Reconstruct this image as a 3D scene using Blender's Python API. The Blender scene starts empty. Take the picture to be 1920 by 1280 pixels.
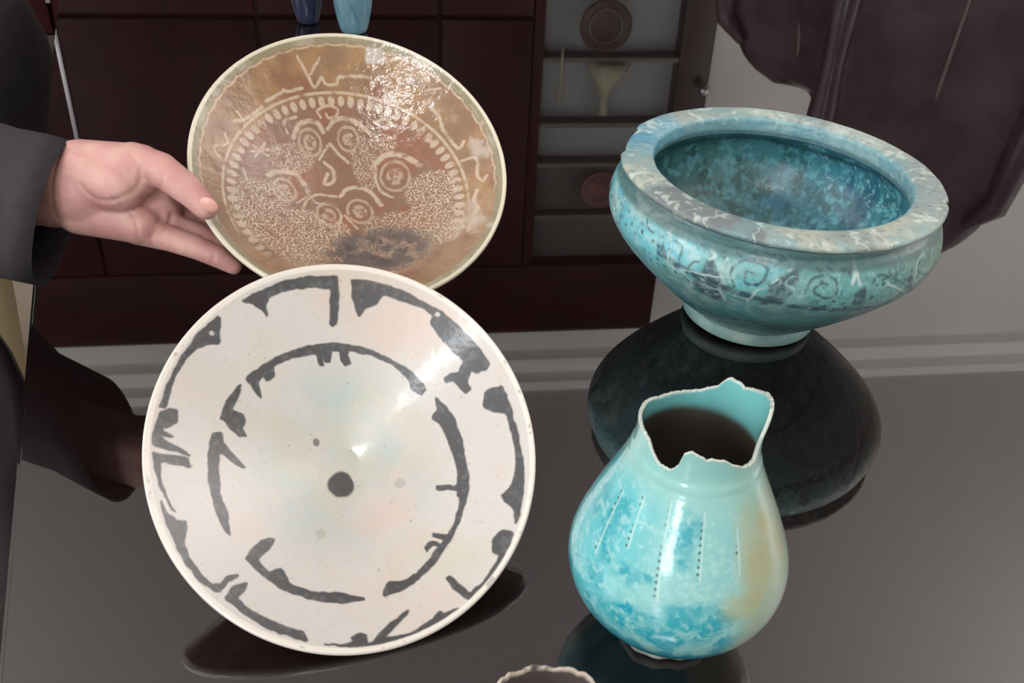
import bpy, bmesh, math, random
import numpy as np
from mathutils import Vector, Matrix
PI = math.pi
S = bpy.context.scene
COL = S.collection
random.seed(4)

# ------------------------------------------------------------------ camera, light, exposure
F_PX = 1900.0
PITCH, ROLL, CAM_H = math.radians(34), math.radians(2.8), 0.40
_fw = np.array([0, math.cos(PITCH), -math.sin(PITCH)]); _rt = np.array([1., 0, 0]); _up = np.array([0, math.sin(PITCH), math.cos(PITCH)])
RT = _rt*math.cos(ROLL)+_up*math.sin(ROLL); UP = -_rt*math.sin(ROLL)+_up*math.cos(ROLL); FW = _fw
cd = bpy.data.cameras.new('camera'); cam = bpy.data.objects.new('camera', cd); COL.objects.link(cam)
cd.sensor_width = 36; cd.lens = 36*F_PX/1920; cd.clip_start = .02
m4 = Matrix.Identity(4)
for i in range(3):
    m4[i][0] = RT[i]; m4[i][1] = UP[i]; m4[i][2] = -FW[i]
m4[2][3] = CAM_H
cam.matrix_world = m4
S.camera = cam
def at(px, py, depth):
    """photo pixel and depth along the view -> point in the room"""
    return Vector(np.array([0, 0, CAM_H])+depth*(FW+(px-960)/F_PX*RT-(py-640)/F_PX*UP))
def on(px, py, z):
    d = FW+(px-960)/F_PX*RT-(py-640)/F_PX*UP
    return Vector(np.array([0, 0, CAM_H])+d*(z-CAM_H)/d[2])

S.view_settings.view_transform = 'Standard'; S.view_settings.look = 'None'; S.view_settings.gamma = 1
S.view_settings.use_curve_mapping = False
S.view_settings.exposure = 0.0
wd = bpy.data.worlds.new('sky'); S.world = wd; wd.use_nodes = True
wd.node_tree.nodes['Background'].inputs[0].default_value = (.75, .85, 1, 1)
wd.node_tree.nodes['Background'].inputs[1].default_value = 1.0
YAW = .1485                       # the room stands askew to the view
RU = Vector((math.cos(YAW), math.sin(YAW), 0)); RV = Vector((-math.sin(YAW), math.cos(YAW), 0))
def room(u, v, z=0): return RU*u+RV*v+Vector((0, 0, z))
FLOOR_Z, CEIL_Z = -.75, 2.0
U0, U1, V0, V1 = -3.2, 3.6, -1.75, 3.3
def area(name, loc, target, w, h, power, col=(1, 1, 1)):
    l = bpy.data.lights.new(name, 'AREA'); l.shape = 'RECTANGLE'; l.size = w; l.size_y = h; l.energy = power; l.color = col
    o = bpy.data.objects.new(name, l); COL.objects.link(o); o.location = loc
    o.rotation_euler = (Vector(target)-Vector(loc)).to_track_quat('-Z', 'Y').to_euler()
    return o
# daylight lamps at two added, unseen windows, placed for the highlights on the ware
area('added_daylight_left', room(U0+.06, -.2, .95), room(0, -.2, .95), 1.5, 1.3, 36, (.93, .97, 1))
area('added_daylight_back', room(-1.05, V0+.06, .88), room(-1.05, 0, .88), .42, 1.72, 26, (.93, .97, 1))
# unseen ceiling light, added behind the photographer to give the bowls their highlights
area('added_ceiling_light', room(-.35, -1.15, CEIL_Z-.03), room(-.35, -1.15, 0), .50, .36, 19, (1, .99, .97))
# two unseen uplights without fittings, added to brighten the ceiling
area('added_uplight_left', room(-2.3, 1.2, .75), room(-2.3, 1.2, 2.6), 1.4, .7, 76, (1, .975, .965))
area('added_uplight_right', room(2.6, .9, .75), room(2.6, .9, 2.6), 1.4, .7, 94, (1, .975, .965))

# ------------------------------------------------------------------ helpers
def lin(c):
    c = np.array(c, float)/255
    return np.where(c <= .04045, c/12.92, ((c+.055)/1.055)**2.4)
def tag(o, label=None, cat=None, group=None, kind=None):
    for k, v in (('label', label), ('category', cat), ('group', group), ('kind', kind)):
        if v: o[k] = v
    return o
def thing(name, loc, label, cat, group=None, rz=0, matrix=None):
    o = bpy.data.objects.new(name, None); COL.objects.link(o); o.empty_display_size = .05
    if matrix is not None: o.matrix_world = matrix
    else: o.location = loc; o.rotation_euler = (0, 0, rz)
    return tag(o, label, cat, group)
def obj(name, me, mat, parent=None, loc=None, smooth=True):
    if isinstance(me, bmesh.types.BMesh):
        b = me; me = bpy.data.meshes.new(name); bmesh.ops.recalc_face_normals(b, faces=b.faces); b.to_mesh(me); b.free()
    o = bpy.data.objects.new(name, me); COL.objects.link(o)
    if mat: me.materials.append(mat)
    if smooth: me.polygons.foreach_set('use_smooth', [True]*len(me.polygons))
    if parent: o.parent = parent
    if loc is not None: o.location = loc
    return o
def mat(name, col, rough=.5, spec=.5, metal=0, noise=None, bump=None, coat=0, coat_rough=.05, vcol=False, ior=1.5, sss=0):
    """noise: (scale, second colour, detail); bump: (scale, strength, distance)"""
    m = bpy.data.materials.new(name); m.use_nodes = True; nt = m.node_tree; b = nt.nodes['Principled BSDF']
    b.inputs['Roughness'].default_value = rough; b.inputs['Metallic'].default_value = metal
    b.inputs['Specular IOR Level'].default_value = spec; b.inputs['IOR'].default_value = ior
    b.inputs['Coat Weight'].default_value = coat; b.inputs['Coat Roughness'].default_value = coat_rough
    if sss: b.inputs['Subsurface Weight'].default_value = sss; b.inputs['Subsurface Scale'].default_value = .006; b.inputs['Subsurface Radius'].default_value = (1, .35, .2)
    tc = nt.nodes.new('ShaderNodeTexCoord')
    c1 = (*lin(col), 1)
    if vcol:
        a = nt.nodes.new('ShaderNodeVertexColor'); a.layer_name = 'Col'; nt.links.new(a.outputs[0], b.inputs['Base Color'])
    elif noise:
        n = nt.nodes.new('ShaderNodeTexNoise'); n.inputs['Scale'].default_value = noise[0]; n.inputs['Detail'].default_value = noise[2]
        nt.links.new(tc.outputs['Object'], n.inputs['Vector'])
        r = nt.nodes.new('ShaderNodeValToRGB'); r.color_ramp.elements[0].position = .35; r.color_ramp.elements[1].position = .65
        r.color_ramp.elements[0].color = c1; r.color_ramp.elements[1].color = (*lin(noise[1]), 1)
        nt.links.new(n.outputs[0], r.inputs[0]); nt.links.new(r.outputs[0], b.inputs['Base Color'])
    else: b.inputs['Base Color'].default_value = c1
    if bump:
        n = nt.nodes.new('ShaderNodeTexNoise'); n.inputs['Scale'].default_value = bump[0]; n.inputs['Detail'].default_value = 4
        nt.links.new(tc.outputs['Object'], n.inputs['Vector'])
        q = nt.nodes.new('ShaderNodeBump'); q.inputs['Strength'].default_value = bump[1]; q.inputs['Distance'].default_value = bump[2]
        nt.links.new(n.outputs[0], q.inputs['Height']); nt.links.new(q.outputs[0], b.inputs['Normal'])
        if coat: nt.links.new(q.outputs[0], b.inputs['Coat Normal'])
    return m
def bm_box(b, c, s, bev=0, seg=2, rot=None):
    g = bmesh.ops.create_cube(b, size=1)['verts']
    for v in g: v.co = Vector((v.co.x*s[0], v.co.y*s[1], v.co.z*s[2]))
    if bev:
        e = list({e for v in g for e in v.link_edges})
        r = bmesh.ops.bevel(b, geom=e, offset=bev, segments=seg, affect='EDGES', profile=.5)
        g = list({v for f in r['faces'] for v in f.verts} | {v for v in g if v.is_valid})
    M = Matrix.Translation(Vector(c)) @ (rot.to_4x4() if rot else Matrix.Identity(4))
    bmesh.ops.transform(b, matrix=M, verts=g)
    return g
def box(name, c, s, m, parent=None, bev=0, seg=2, rot=None):
    b = bmesh.new(); bm_box(b, c, s, bev, seg, rot); return obj(name, b, m, parent, smooth=bev > 0)
def bm_tube(b, pts, rad, n=12, cap=True):
    pts = [Vector(p) for p in pts]; rad = [rad]*len(pts) if not hasattr(rad, '__len__') else rad
    rings = []; prev = None
    for i, p in enumerate(pts):
        t = (pts[min(i+1, len(pts)-1)]-pts[max(i-1, 0)]).normalized()
        if prev is None: a = t.orthogonal().normalized()
        else: a = (prev-t*prev.dot(t)).normalized()
        prev = a; c = t.cross(a)
        rings.append([b.verts.new(p+(a*math.cos(k*2*PI/n)+c*math.sin(k*2*PI/n))*rad[i]) for k in range(n)])
    for r0, r1 in zip(rings, rings[1:]):
        for k in range(n): b.faces.new((r0[k], r0[(k+1) % n], r1[(k+1) % n], r1[k]))
    if cap: b.faces.new(rings[0][::-1]); b.faces.new(rings[-1])
def tube(name, pts, rad, m, parent=None, n=12):
    b = bmesh.new(); bm_tube(b, pts, rad, n); return obj(name, b, m, parent)
def lathe(name, prof, m, parent=None, n=48, loc=None, ring=False):
    b = bmesh.new(); rings = [[b.verts.new((r*math.cos(k*2*PI/n), r*math.sin(k*2*PI/n), z)) for k in range(n)] for r, z in prof]
    for r0, r1 in zip(rings, rings[1:]):
        for k in range(n): b.faces.new((r0[k], r0[(k+1) % n], r1[(k+1) % n], r1[k]))
    if ring:
        for k in range(n): b.faces.new((rings[-1][k], rings[-1][(k+1) % n], rings[0][(k+1) % n], rings[0][k]))
    else: b.faces.new(rings[0][::-1]); b.faces.new(rings[-1])
    return obj(name, b, m, parent, loc)
def prism(name, pts, z0, z1, m, parent=None, bev=0):
    b = bmesh.new(); v0 = [b.verts.new((x, y, z0)) for x, y in pts]; f = b.faces.new(v0)
    r = bmesh.ops.extrude_face_region(b, geom=[f]); vs = [v for v in r['geom'] if isinstance(v, bmesh.types.BMVert)]
    bmesh.ops.translate(b, verts=vs, vec=(0, 0, z1-z0))
    if bev: bmesh.ops.bevel(b, geom=[e for e in b.edges], offset=bev, segments=3, affect='EDGES')
    return obj(name, b, m, parent, smooth=False)
def smoothed(bm, voxel, parent, name, m, it=6, subdiv=0):
    """one continuous skin over the joined shapes of a bmesh"""
    me = bpy.data.meshes.new('tmp'); bm.to_mesh(me); bm.free()
    o = bpy.data.objects.new('tmp', me); COL.objects.link(o)
    r = o.modifiers.new('r', 'REMESH'); r.mode = 'VOXEL'; r.voxel_size = voxel
    s = o.modifiers.new('s', 'SMOOTH'); s.iterations = it; s.factor = .5
    dg = bpy.context.evaluated_depsgraph_get(); dg.update()
    me2 = bpy.data.meshes.new_from_object(o.evaluated_get(dg)); bpy.data.objects.remove(o); me2.name = name; me2.materials.clear()
    return obj(name, me2, m, parent)
# numpy value noise
def _h(i, j, k, s):
    n = (i*374761393+j*668265263+k*1274126177+s*974711) & 0x7fffffff
    n = ((n ^ (n >> 13))*1103515245) & 0x7fffffff
    n = ((n ^ (n >> 15))*69069+1) & 0x7fffffff
    return ((n ^ (n >> 11)) & 0xffff)/65535.
def vnoise(P, sc, s=0):
    Q = P*sc+137.3; I = np.floor(Q).astype(np.int64); f = Q-I; f = f*f*(3-2*f); r = 0
    for a in (0, 1):
        wa = f[:, 0] if a else 1-f[:, 0]
        for b in (0, 1):
            wb = f[:, 1] if b else 1-f[:, 1]
            for c in (0, 1):
                wc = f[:, 2] if c else 1-f[:, 2]
                r = r+_h(I[:, 0]+a, I[:, 1]+b, I[:, 2]+c, s)*wa*wb*wc
    return r
_RN = np.array(Matrix.Rotation(.9, 3, Vector((.3, .8, .52)).normalized()))
def fbm(P, sc, s=0, o=4):
    r = 0; A = 0; a = 1
    for k in range(o): P = P@_RN+.37; r = r+a*vnoise(P, sc*2.03**k, s+k*7); A += a; a *= .55
    return r/A
def mix(C, col, w):
    w = np.clip(w, 0, 1)[:, None]; return C*(1-w)+lin(col)[None]*w
def ss(x, a, b):
    t = np.clip((x-a)/(b-a), 0, 1); return t*t*(3-2*t)
def seg_dist(X, pts):
    """distance of 2D points to a polyline; only those near it are worked out"""
    pts = np.array(pts, float); D = np.full(len(X), 9.)
    for a, b in zip(pts, pts[1:]):
        d = b-a; L = d@d+1e-12
        t = np.clip(((X-a)@d)/L, 0, 1); D = np.minimum(D, np.hypot(*(X-a-t[:, None]*d).T))
    return D
def curve(pts, k=6):
    p = np.array(pts, float)
    if len(p) < 3: return p
    q = np.vstack([2*p[0]-p[1], p, 2*p[-1]-p[-2]]); out = []
    for i in range(1, len(q)-2):
        for t in np.linspace(0, 1, k, endpoint=False):
            out.append(.5*(2*q[i]+(q[i+1]-q[i-1])*t+(2*q[i-1]-5*q[i]+4*q[i+1]-q[i+2])*t*t+(3*q[i]-q[i-1]-3*q[i+1]+q[i+2])*t**3))
    out.append(q[-2]); return np.array(out)
def soften(poly):
    p = np.array(poly, float); q = np.roll(p, -1, 0)
    return np.stack([p*.88+q*.12, p*.12+q*.88], 1).reshape(-1, 2)
def inside(X, poly):
    poly = np.array(poly, float); r = np.zeros(len(X), bool); j = len(poly)-1
    for i in range(len(poly)):
        xi, yi = poly[i]; xj, yj = poly[j]
        r ^= ((yi > X[:, 1]) != (yj > X[:, 1])) & (X[:, 0] < (xj-xi)*(X[:, 1]-yi)/(yj-yi+1e-12)+xi); j = i
    return r
def poly_mask(X, poly, soft, grow=0):
    """soft-edged filled outline"""
    p = soften(poly); lo = p.min(0)-4*soft; hi = p.max(0)+4*soft; w = np.zeros(len(X))
    k = np.where(((X > lo) & (X < hi)).all(1))[0]
    if len(k) == 0: return w
    d = seg_dist(X[k], np.vstack([p, p[:1]])); s = np.where(inside(X[k], p), -d, d)
    w[k] = 1-ss(s-grow, -soft, soft); return w
def line_mask(X, pts, r, soft):
    p = curve(pts); lo = p.min(0)-r-3*soft; hi = p.max(0)+r+3*soft; w = np.zeros(len(X))
    k = np.where(((X > lo) & (X < hi)).all(1))[0]
    if len(k) == 0: return w
    w[k] = 1-ss(seg_dist(X[k], p), r-soft, r+soft); return w
def grid_mesh(name, P, col, m, parent, cap0=True, cap1=True):
    """P: rings x around x 3"""
    K, N = P.shape[:2]; V = P.reshape(-1, 3)
    i = np.arange(K-1)[:, None]*N; j = np.arange(N)[None]; j2 = (j+1) % N
    Fq = np.stack([i+j, i+N+j, i+N+j2, i+j2], -1).reshape(-1, 4)
    me = bpy.data.meshes.new(name); me.vertices.add(len(V)); me.vertices.foreach_set('co', V.astype(np.float32).ravel())
    loops = [Fq.ravel()]; starts = list(range(0, 4*len(Fq), 4)); tot = 4*len(Fq)
    starts = np.arange(0, tot, 4)
    extra = []
    if cap0: extra.append(np.arange(N))
    if cap1: extra.append(np.arange(N)[::-1]+(K-1)*N)
    for e in extra: loops.append(e); starts = np.append(starts, tot); tot += len(e)
    me.loops.add(tot); me.loops.foreach_set('vertex_index', np.concatenate(loops).astype(np.int32))
    me.polygons.add(len(starts)); me.polygons.foreach_set('loop_start', starts.astype(np.int32))
    me.update(calc_edges=True); me.validate()
    if col is not None:
        a = me.color_attributes.new('Col', 'FLOAT_COLOR', 'POINT'); a.data.foreach_set('color', np.c_[np.clip(col, 0, 1), np.ones(len(col))].astype(np.float32).ravel())
    return obj(name, me, m, parent)

# ------------------------------------------------------------------ shapes of the ware (metres)
def unit(v): v=np.array(v,float); return v/np.linalg.norm(v)
def spline(zk,rk,z):
    zk=np.array(zk,float);rk=np.array(rk,float);n=len(zk);h=np.diff(zk);A=np.zeros((n,n));B=np.zeros(n);A[0,0]=A[-1,-1]=1
    for i in range(1,n-1):
        A[i,i-1]=h[i-1];A[i,i]=2*(h[i-1]+h[i]);A[i,i+1]=h[i];B[i]=6*((rk[i+1]-rk[i])/h[i]-(rk[i]-rk[i-1])/h[i-1])
    M=np.linalg.solve(A,B);j=np.clip(np.searchsorted(zk,z)-1,0,n-2);a=zk[j+1]-z;b=z-zk[j];H=h[j]
    return M[j]*a**3/(6*H)+M[j+1]*b**3/(6*H)+(rk[j]/H-M[j]*H/6)*a+(rk[j+1]/H-M[j+1]*H/6)*b
def frame_of(n):
    """columns: across, up-slope, axis"""
    n=unit(n); a=np.cross([0,1,0],n) if abs(n[2])>.9 else np.cross([0,0,1],n)
    a=unit(a); b=np.cross(n,a); return np.stack([a,b,n],1)
def polar_grid(prof,naz,shape=None):
    """prof: k x 2 (radius, height) -> (naz*k) x 3 local points, ring after ring"""
    t=np.linspace(0,2*PI,naz,endpoint=False); P=np.zeros((len(prof),naz,3))
    P[:,:,0]=prof[:,0:1]*np.cos(t); P[:,:,1]=prof[:,0:1]*np.sin(t); P[:,:,2]=prof[:,1:2]
    return P
def plate_profile(R,h,hf_out,k_in,power,wall):
    rho=np.linspace(0.004,1,k_in); g=np.clip((rho-.10)/.9,0,1)**power
    inner=np.stack([rho*R,(-h+h*g)*R],1)
    lip=np.array([(R+.0008,.0002),(R+.0016,-.0008),(R+.0018,-.002),(R+.0012,-.0035)])
    ro=np.linspace(.985,.02,44); go=np.clip((ro-.10)/.9,0,1)**power
    outer=np.stack([ro*R,(-h+h*go)*R-wall*(1+.6*(1-ro))],1)
    return np.concatenate([inner,lip,outer]),k_in
WHITE=dict(R=.0975,C=(-.0806,.396),az=.40,el=.93,h=.41,rf=.38,power=1.2,wall=.0040,sy=1.030)
BROWN=dict(R=.122,C=(-.131,.733),az=.417,el=.983,h=.37,rf=.36,power=1.55,wall=.0045,sy=1.0)
for D in (WHITE,BROWN):
    az,el=D['az'],D['el']
    D['n']=np.array([math.sin(az)*math.cos(el),-math.cos(az)*math.cos(el),math.sin(el)])
    D['o']=np.array([D['C'][0],D['C'][1],(D['R']+.0018)*D['sy']*math.cos(el)+(.0026 if D['sy']>1 else .0003)])
    if D is BROWN:          # held up off the table by the hand
        D['o']=D['o']+0; D['o'][:2]*=.85; D['o'][2]=.4+(D['o'][2]-.4)*.85; D['R']*=.85
    D['M']=frame_of(D['n']); D['hf']=(1-D['rf'])*D['sy']/math.tan(el)
BOWL=dict(o=np.array([.174,.645,.0018]),n=unit((.034,-.009,1)))
BOWL['M']=frame_of(BOWL['n'])
bz=[.010,.025,.045,.065,.085,.1]; br=[.0462,.0643,.0859,.1044,.1142,.1105]
def bowl_profile(k_in=150,k_out=170):
    # inside: floor, wall, under the rim
    zi=np.linspace(.027,.106,k_in); iz=[.027,.030,.040,.055,.07,.085,.098,.106]; ir=[.004,.036,.064,.083,.094,.0985,.094,.0875]
    ri=spline(iz,ir,zi); inner=np.stack([ri,zi],1)
    d=np.r_[0,np.cumsum(np.hypot(*np.diff(inner,axis=0).T))]; s=np.linspace(0,d[-1],k_in)
    inner=np.stack([np.interp(s,d,inner[:,0]),np.interp(s,d,inner[:,1])],1)
    zo=np.linspace(.1,.010,k_out); ro=spline(bz,br,zo)
    outer=np.stack([ro,zo],1); join=np.array([(.0895,.1085),(.1030,.1095),(.1040,.1075),(.1078,.1040)])
    jn=np.concatenate([inner[-1:],join,outer[:1]]); d=np.r_[0,np.cumsum(np.hypot(*np.diff(jn,axis=0).T))]; s=np.linspace(0,d[-1],34)[1:-1]
    jn=np.stack([np.interp(s,d,jn[:,0]),np.interp(s,d,jn[:,1])],1)
    return np.concatenate([inner,jn,outer,[(.040,.0095),(.004,.0100)]]),k_in
rim_prof=np.array([(.0878,.1045),(.0870,.110),(.0872,.1155),(.0884,.1172),(.0920,.1180),(.0985,.1182),(.1055,.1178),(.1090,.1170),(.1102,.1152),(.1096,.1132),(.1070,.1118),(.1040,.1100),(.0980,.1080),(.0900,.1055)])
JUG=dict(o=np.array([.0833,.346,.0004]),n=unit((0,0,1)))
JUG['M']=frame_of(JUG['n'])
jz=[.003,.012,.025,.04,.055,.07,.09,.106,.113,.119,.125,.135,.150,.17]; jr=[.0205,.0298,.0424,.0502,.0511,.0468,.0385,.0315,.0290,.0275,.0270,.0270,.0274,.0285]
def jug_radius(z): return spline(jz,jr,z)
# rim line of the broken neck: azimuth (degrees, local) -> height, radius factor; filled from the trace
# brushwork, traced on each vessel's own surface
WHITE_MARKS = [[(-0.381,0.892),(-0.29,0.926),(-0.173,0.961),(-0.031,0.976),(0.166,0.952),(0.156,0.893),(0.14,0.801),(0.117,0.717),(0.089,0.705),(0.076,0.723),(0.096,0.794),(0.112,0.89),(0.029,0.91),(-0.077,0.92),(-0.165,0.915),(-0.225,0.896),(-0.253,0.853),(-0.249,0.795),(-0.293,0.841),(-0.331,0.876)],[(0.241,0.919),(0.352,0.89),(0.453,0.835),(0.552,0.769),(0.614,0.712),(0.693,0.65),(0.763,0.56),(0.831,0.44),(0.888,0.299),(0.854,0.273),(0.81,0.268),(0.783,0.296),(0.751,0.244),(0.759,0.195),(0.729,0.179),(0.705,0.225),(0.679,0.269),(0.645,0.271),(0.641,0.298),(0.671,0.312),(0.716,0.31),(0.761,0.348),(0.709,0.419),(0.664,0.504),(0.62,0.601),(0.645,0.638),(0.576,0.704),(0.508,0.739),(0.396,0.808),(0.351,0.767),(0.286,0.758),(0.239,0.722),(0.226,0.778),(0.223,0.851)],[(0.796,0.084),(0.831,0.163),(0.925,0.166),(0.935,0.064),(0.939,-0.089),(0.926,-0.253),(0.891,-0.391),(0.825,-0.536),(0.781,-0.593),(0.799,-0.507),(0.749,-0.417),(0.817,-0.385),(0.877,-0.29),(0.901,-0.187),(0.907,-0.076),(0.903,0.009),(0.843,0.04)],[(0.639,-0.619),(0.705,-0.596),(0.76,-0.629),(0.692,-0.722),(0.592,-0.806),(0.495,-0.869),(0.431,-0.903),(0.422,-0.896),(0.373,-0.826),(0.348,-0.75),(0.376,-0.748),(0.445,-0.873),(0.516,-0.841),(0.613,-0.765),(0.651,-0.723),(0.621,-0.697)],[(0.373,-0.928),(0.259,-0.966),(0.151,-0.988),(0.037,-0.999),(-0.099,-0.995),(-0.198,-0.98),(-0.349,-0.923),(-0.254,-0.947),(-0.196,-0.947),(-0.196,-0.923),(-0.168,-0.908),(-0.144,-0.909),(-0.122,-0.925),(-0.123,-0.976),(-0.092,-0.969),(-0.044,-0.932),(0.009,-0.897),(0.122,-0.855),(0.11,-0.873),(0.015,-0.93),(-0.041,-0.972),(0.078,-0.99),(0.207,-0.951),(0.264,-0.909),(0.286,-0.93)],[(-0.755,-0.598),(-0.693,-0.537),(-0.621,-0.536),(-0.64,-0.564),(-0.696,-0.601),(-0.653,-0.667),(-0.56,-0.746),(-0.477,-0.806),(-0.415,-0.836),(-0.409,-0.894),(-0.49,-0.849),(-0.597,-0.777),(-0.689,-0.682)],[(-0.968,-0.061),(-0.948,-0.13),(-0.903,-0.177),(-0.855,-0.177),(-0.857,-0.215),(-0.889,-0.284),(-0.881,-0.365),(-0.838,-0.461),(-0.797,-0.517),(-0.755,-0.519),(-0.711,-0.483),(-0.653,-0.49),(-0.712,-0.517),(-0.766,-0.556),(-0.799,-0.549),(-0.865,-0.481),(-0.919,-0.358),(-0.95,-0.228),(-0.966,-0.143)],[(-0.964,0.179),(-0.929,0.162),(-0.795,0.135),(-0.782,0.082),(-0.928,0.127),(-0.949,0.05),(-0.935,-0.049),(-0.9,-0.133),(-0.916,-0.116),(-0.957,-0.005),(-0.968,0.102)],[(-0.935,0.304),(-0.893,0.37),(-0.837,0.383),(-0.798,0.371),(-0.811,0.316),(-0.87,0.288),(-0.889,0.294),(-0.889,0.273),(-0.839,0.244),(-0.899,0.251),(-0.916,0.251),(-0.8,0.166),(-0.782,0.136),(-0.846,0.171),(-0.961,0.209),(-0.955,0.261)],[(-0.506,0.835),(-0.531,0.685),(-0.597,0.691),(-0.675,0.668),(-0.749,0.6),(-0.816,0.506),(-0.86,0.388),(-0.895,0.399),(-0.838,0.508),(-0.741,0.646),(-0.635,0.759)],[(-0.428,0.512),(-0.322,0.565),(-0.224,0.603),(-0.076,0.629),(0.089,0.624),(0.225,0.578),(0.357,0.491),(0.464,0.396),(0.538,0.267),(0.499,0.248),(0.453,0.294),(0.454,0.345),(0.384,0.444),(0.271,0.525),(0.16,0.572),(0.147,0.548),(0.161,0.505),(0.12,0.499),(0.107,0.53),(0.106,0.574),(0.062,0.587),(0.045,0.535),(0.017,0.54),(0.012,0.58),(0.005,0.52),(-0.014,0.523),(-0.022,0.587),(-0.138,0.588),(-0.267,0.56),(-0.269,0.503),(-0.319,0.485),(-0.328,0.511),(-0.365,0.481),(-0.357,0.397),(-0.377,0.414),(-0.41,0.475)],[(-0.449,0.488),(-0.489,0.409),(-0.532,0.362),(-0.473,0.325),(-0.471,0.292),(-0.494,0.258),(-0.48,0.217),(-0.509,0.217),(-0.554,0.264),(-0.578,0.306),(-0.598,0.317),(-0.542,0.411)],[(-0.649,0.245),(-0.599,0.244),(-0.606,0.186),(-0.517,0.057),(-0.54,0.06),(-0.632,0.152),(-0.655,0.055),(-0.672,-0.081),(-0.652,-0.168),(-0.661,-0.286),(-0.68,-0.265),(-0.709,-0.128),(-0.71,0.026),(-0.686,0.157)],[(0.573,0.22),(0.64,0.091),(0.652,-0.044),(0.639,-0.211),(0.601,-0.347),(0.53,-0.458),(0.445,-0.562),(0.324,-0.662),(0.203,-0.726),(0.107,-0.753),(0.012,-0.76),(0.058,-0.691),(0.139,-0.707),(0.233,-0.681),(0.336,-0.611),(0.37,-0.583),(0.342,-0.565),(0.306,-0.593),(0.303,-0.564),(0.323,-0.545),(0.362,-0.552),(0.387,-0.576),(0.409,-0.556),(0.359,-0.522),(0.365,-0.502),(0.432,-0.539),(0.475,-0.496),(0.53,-0.42),(0.554,-0.36),(0.544,-0.337),(0.555,-0.313),(0.452,-0.277),(0.458,-0.255),(0.563,-0.291),(0.587,-0.191),(0.587,-0.059),(0.564,0.059),(0.531,0.116),(0.567,0.152)],[(-0.502,-0.33),(-0.446,-0.339),(-0.468,-0.371),(-0.556,-0.431),(-0.509,-0.509),(-0.497,-0.502),(-0.439,-0.498),(-0.425,-0.585),(-0.308,-0.655),(-0.18,-0.687),(-0.063,-0.754),(-0.198,-0.737),(-0.35,-0.678),(-0.463,-0.603),(-0.541,-0.519),(-0.609,-0.414),(-0.587,-0.381)]]
WHITE_DOTS = [(-0.027,-0.111,0.075),(-0.108,0.145,0.02),(0.281,-0.187,0.028),(-0.2,-0.359,0.028),(-0.558,0.736,0.012),(0.665,0.631,0.014)]
BROWN_LINES = [([(-0.155,0.887),(-0.101,0.764),(-0.082,0.712),(-0.053,0.718),(-0.016,0.76),(0.008,0.72),(0.079,0.713),(0.115,0.751),(0.297,0.718),(0.304,0.646)],0.0085),([(-0.009,0.87),(-0.09,0.782)],0.0076),([(-0.417,0.62),(-0.306,0.678),(-0.287,0.693),(-0.263,0.685),(-0.157,0.703)],0.0085),([(-0.653,0.474),(-0.599,0.485),(-0.568,0.501),(-0.455,0.58)],0.0085),([(-0.624,0.533),(-0.599,0.495)],0.0068),([(-0.79,0.194),(-0.818,0.275),(-0.73,0.311),(-0.733,0.383)],0.0068),([(0.655,0.536),(0.745,0.517)],0.0076),([(0.667,0.418),(0.703,0.331),(0.707,0.25),(0.763,0.08),(0.81,0.107)],0.0093),([(0.763,-0.02),(0.846,-0.044),(0.822,-0.175),(0.839,-0.23),(0.873,-0.205)],0.0085),([(0.783,-0.286),(0.745,-0.351),(0.749,-0.422),(0.719,-0.441),(0.696,-0.528)],0.0102),([(0.626,-0.575),(0.731,-0.448)],0.0068),([(-0.278,0.4),(-0.233,0.469),(-0.169,0.503),(-0.098,0.487),(-0.075,0.431)],0.0144),([(-0.033,0.446),(0.021,0.497),(0.095,0.498),(0.173,0.452),(0.238,0.375)],0.0127),([(-0.04,0.348),(0.003,0.274),(0.054,0.207)],0.0093),([(-0.135,0.249),(-0.057,0.336)],0.0076),([(-0.069,0.522),(-0.083,0.564),(-0.003,0.59),(0.056,0.558),(0.032,0.516),(-0.019,0.513),(-0.028,0.54)],0.0068),([(-0.314,0.427),(-0.328,0.467),(-0.312,0.509),(-0.236,0.53)],0.0085),([(0.285,-0.123),(0.218,-0.05),(0.208,0.064),(0.237,0.168),(0.311,0.202),(0.402,0.171)],0.0085),([(0.237,0.168),(0.311,0.202),(0.404,0.175),(0.462,0.119),(0.511,0.051)],0.0161),([(-0.505,0.124),(-0.443,0.159),(-0.331,0.151),(-0.286,0.091),(-0.257,-0.005)],0.0144),([(-0.341,-0.144),(-0.292,-0.056),(-0.207,-0.007),(-0.084,-0.035)],0.0085),([(-0.055,-0.038),(0.0,0.011),(0.101,0.004),(0.16,-0.06),(0.19,-0.158)],0.0127),([(0.301,0.433),(0.359,0.439),(0.398,0.39)],0.0085),([(-0.166,-0.353),(-0.088,-0.191)],0.0076),([(-0.066,-0.193),(-0.013,-0.317)],0.0076),([(-0.104,0.224),(-0.059,0.16),(-0.078,0.083),(-0.14,0.072),(-0.099,0.147)],0.011),([(-0.568,0.324),(-0.481,0.268)],0.0076),([(-0.564,0.251),(-0.482,0.346)],0.0076),([(-0.588,0.284),(-0.464,0.308)],0.0076),([(-0.667,0.149),(-0.653,0.072)],0.0068),([(0.586,0.222),(0.632,0.18)],0.0102),([(-0.086,-0.322),(-0.075,-0.383)],0.0068),([(-0.366,-0.074),(-0.27,-0.023),(-0.225,-0.074),(-0.137,-0.071)],0.0051)]
BROWN_HEADS = [(-0.176,0.363,0.074),(0.089,0.363,0.068),(0.335,0.033,0.094),(-0.423,0.022,0.071),(-0.17,-0.175,0.078),(0.04,-0.176,0.081)]
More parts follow.
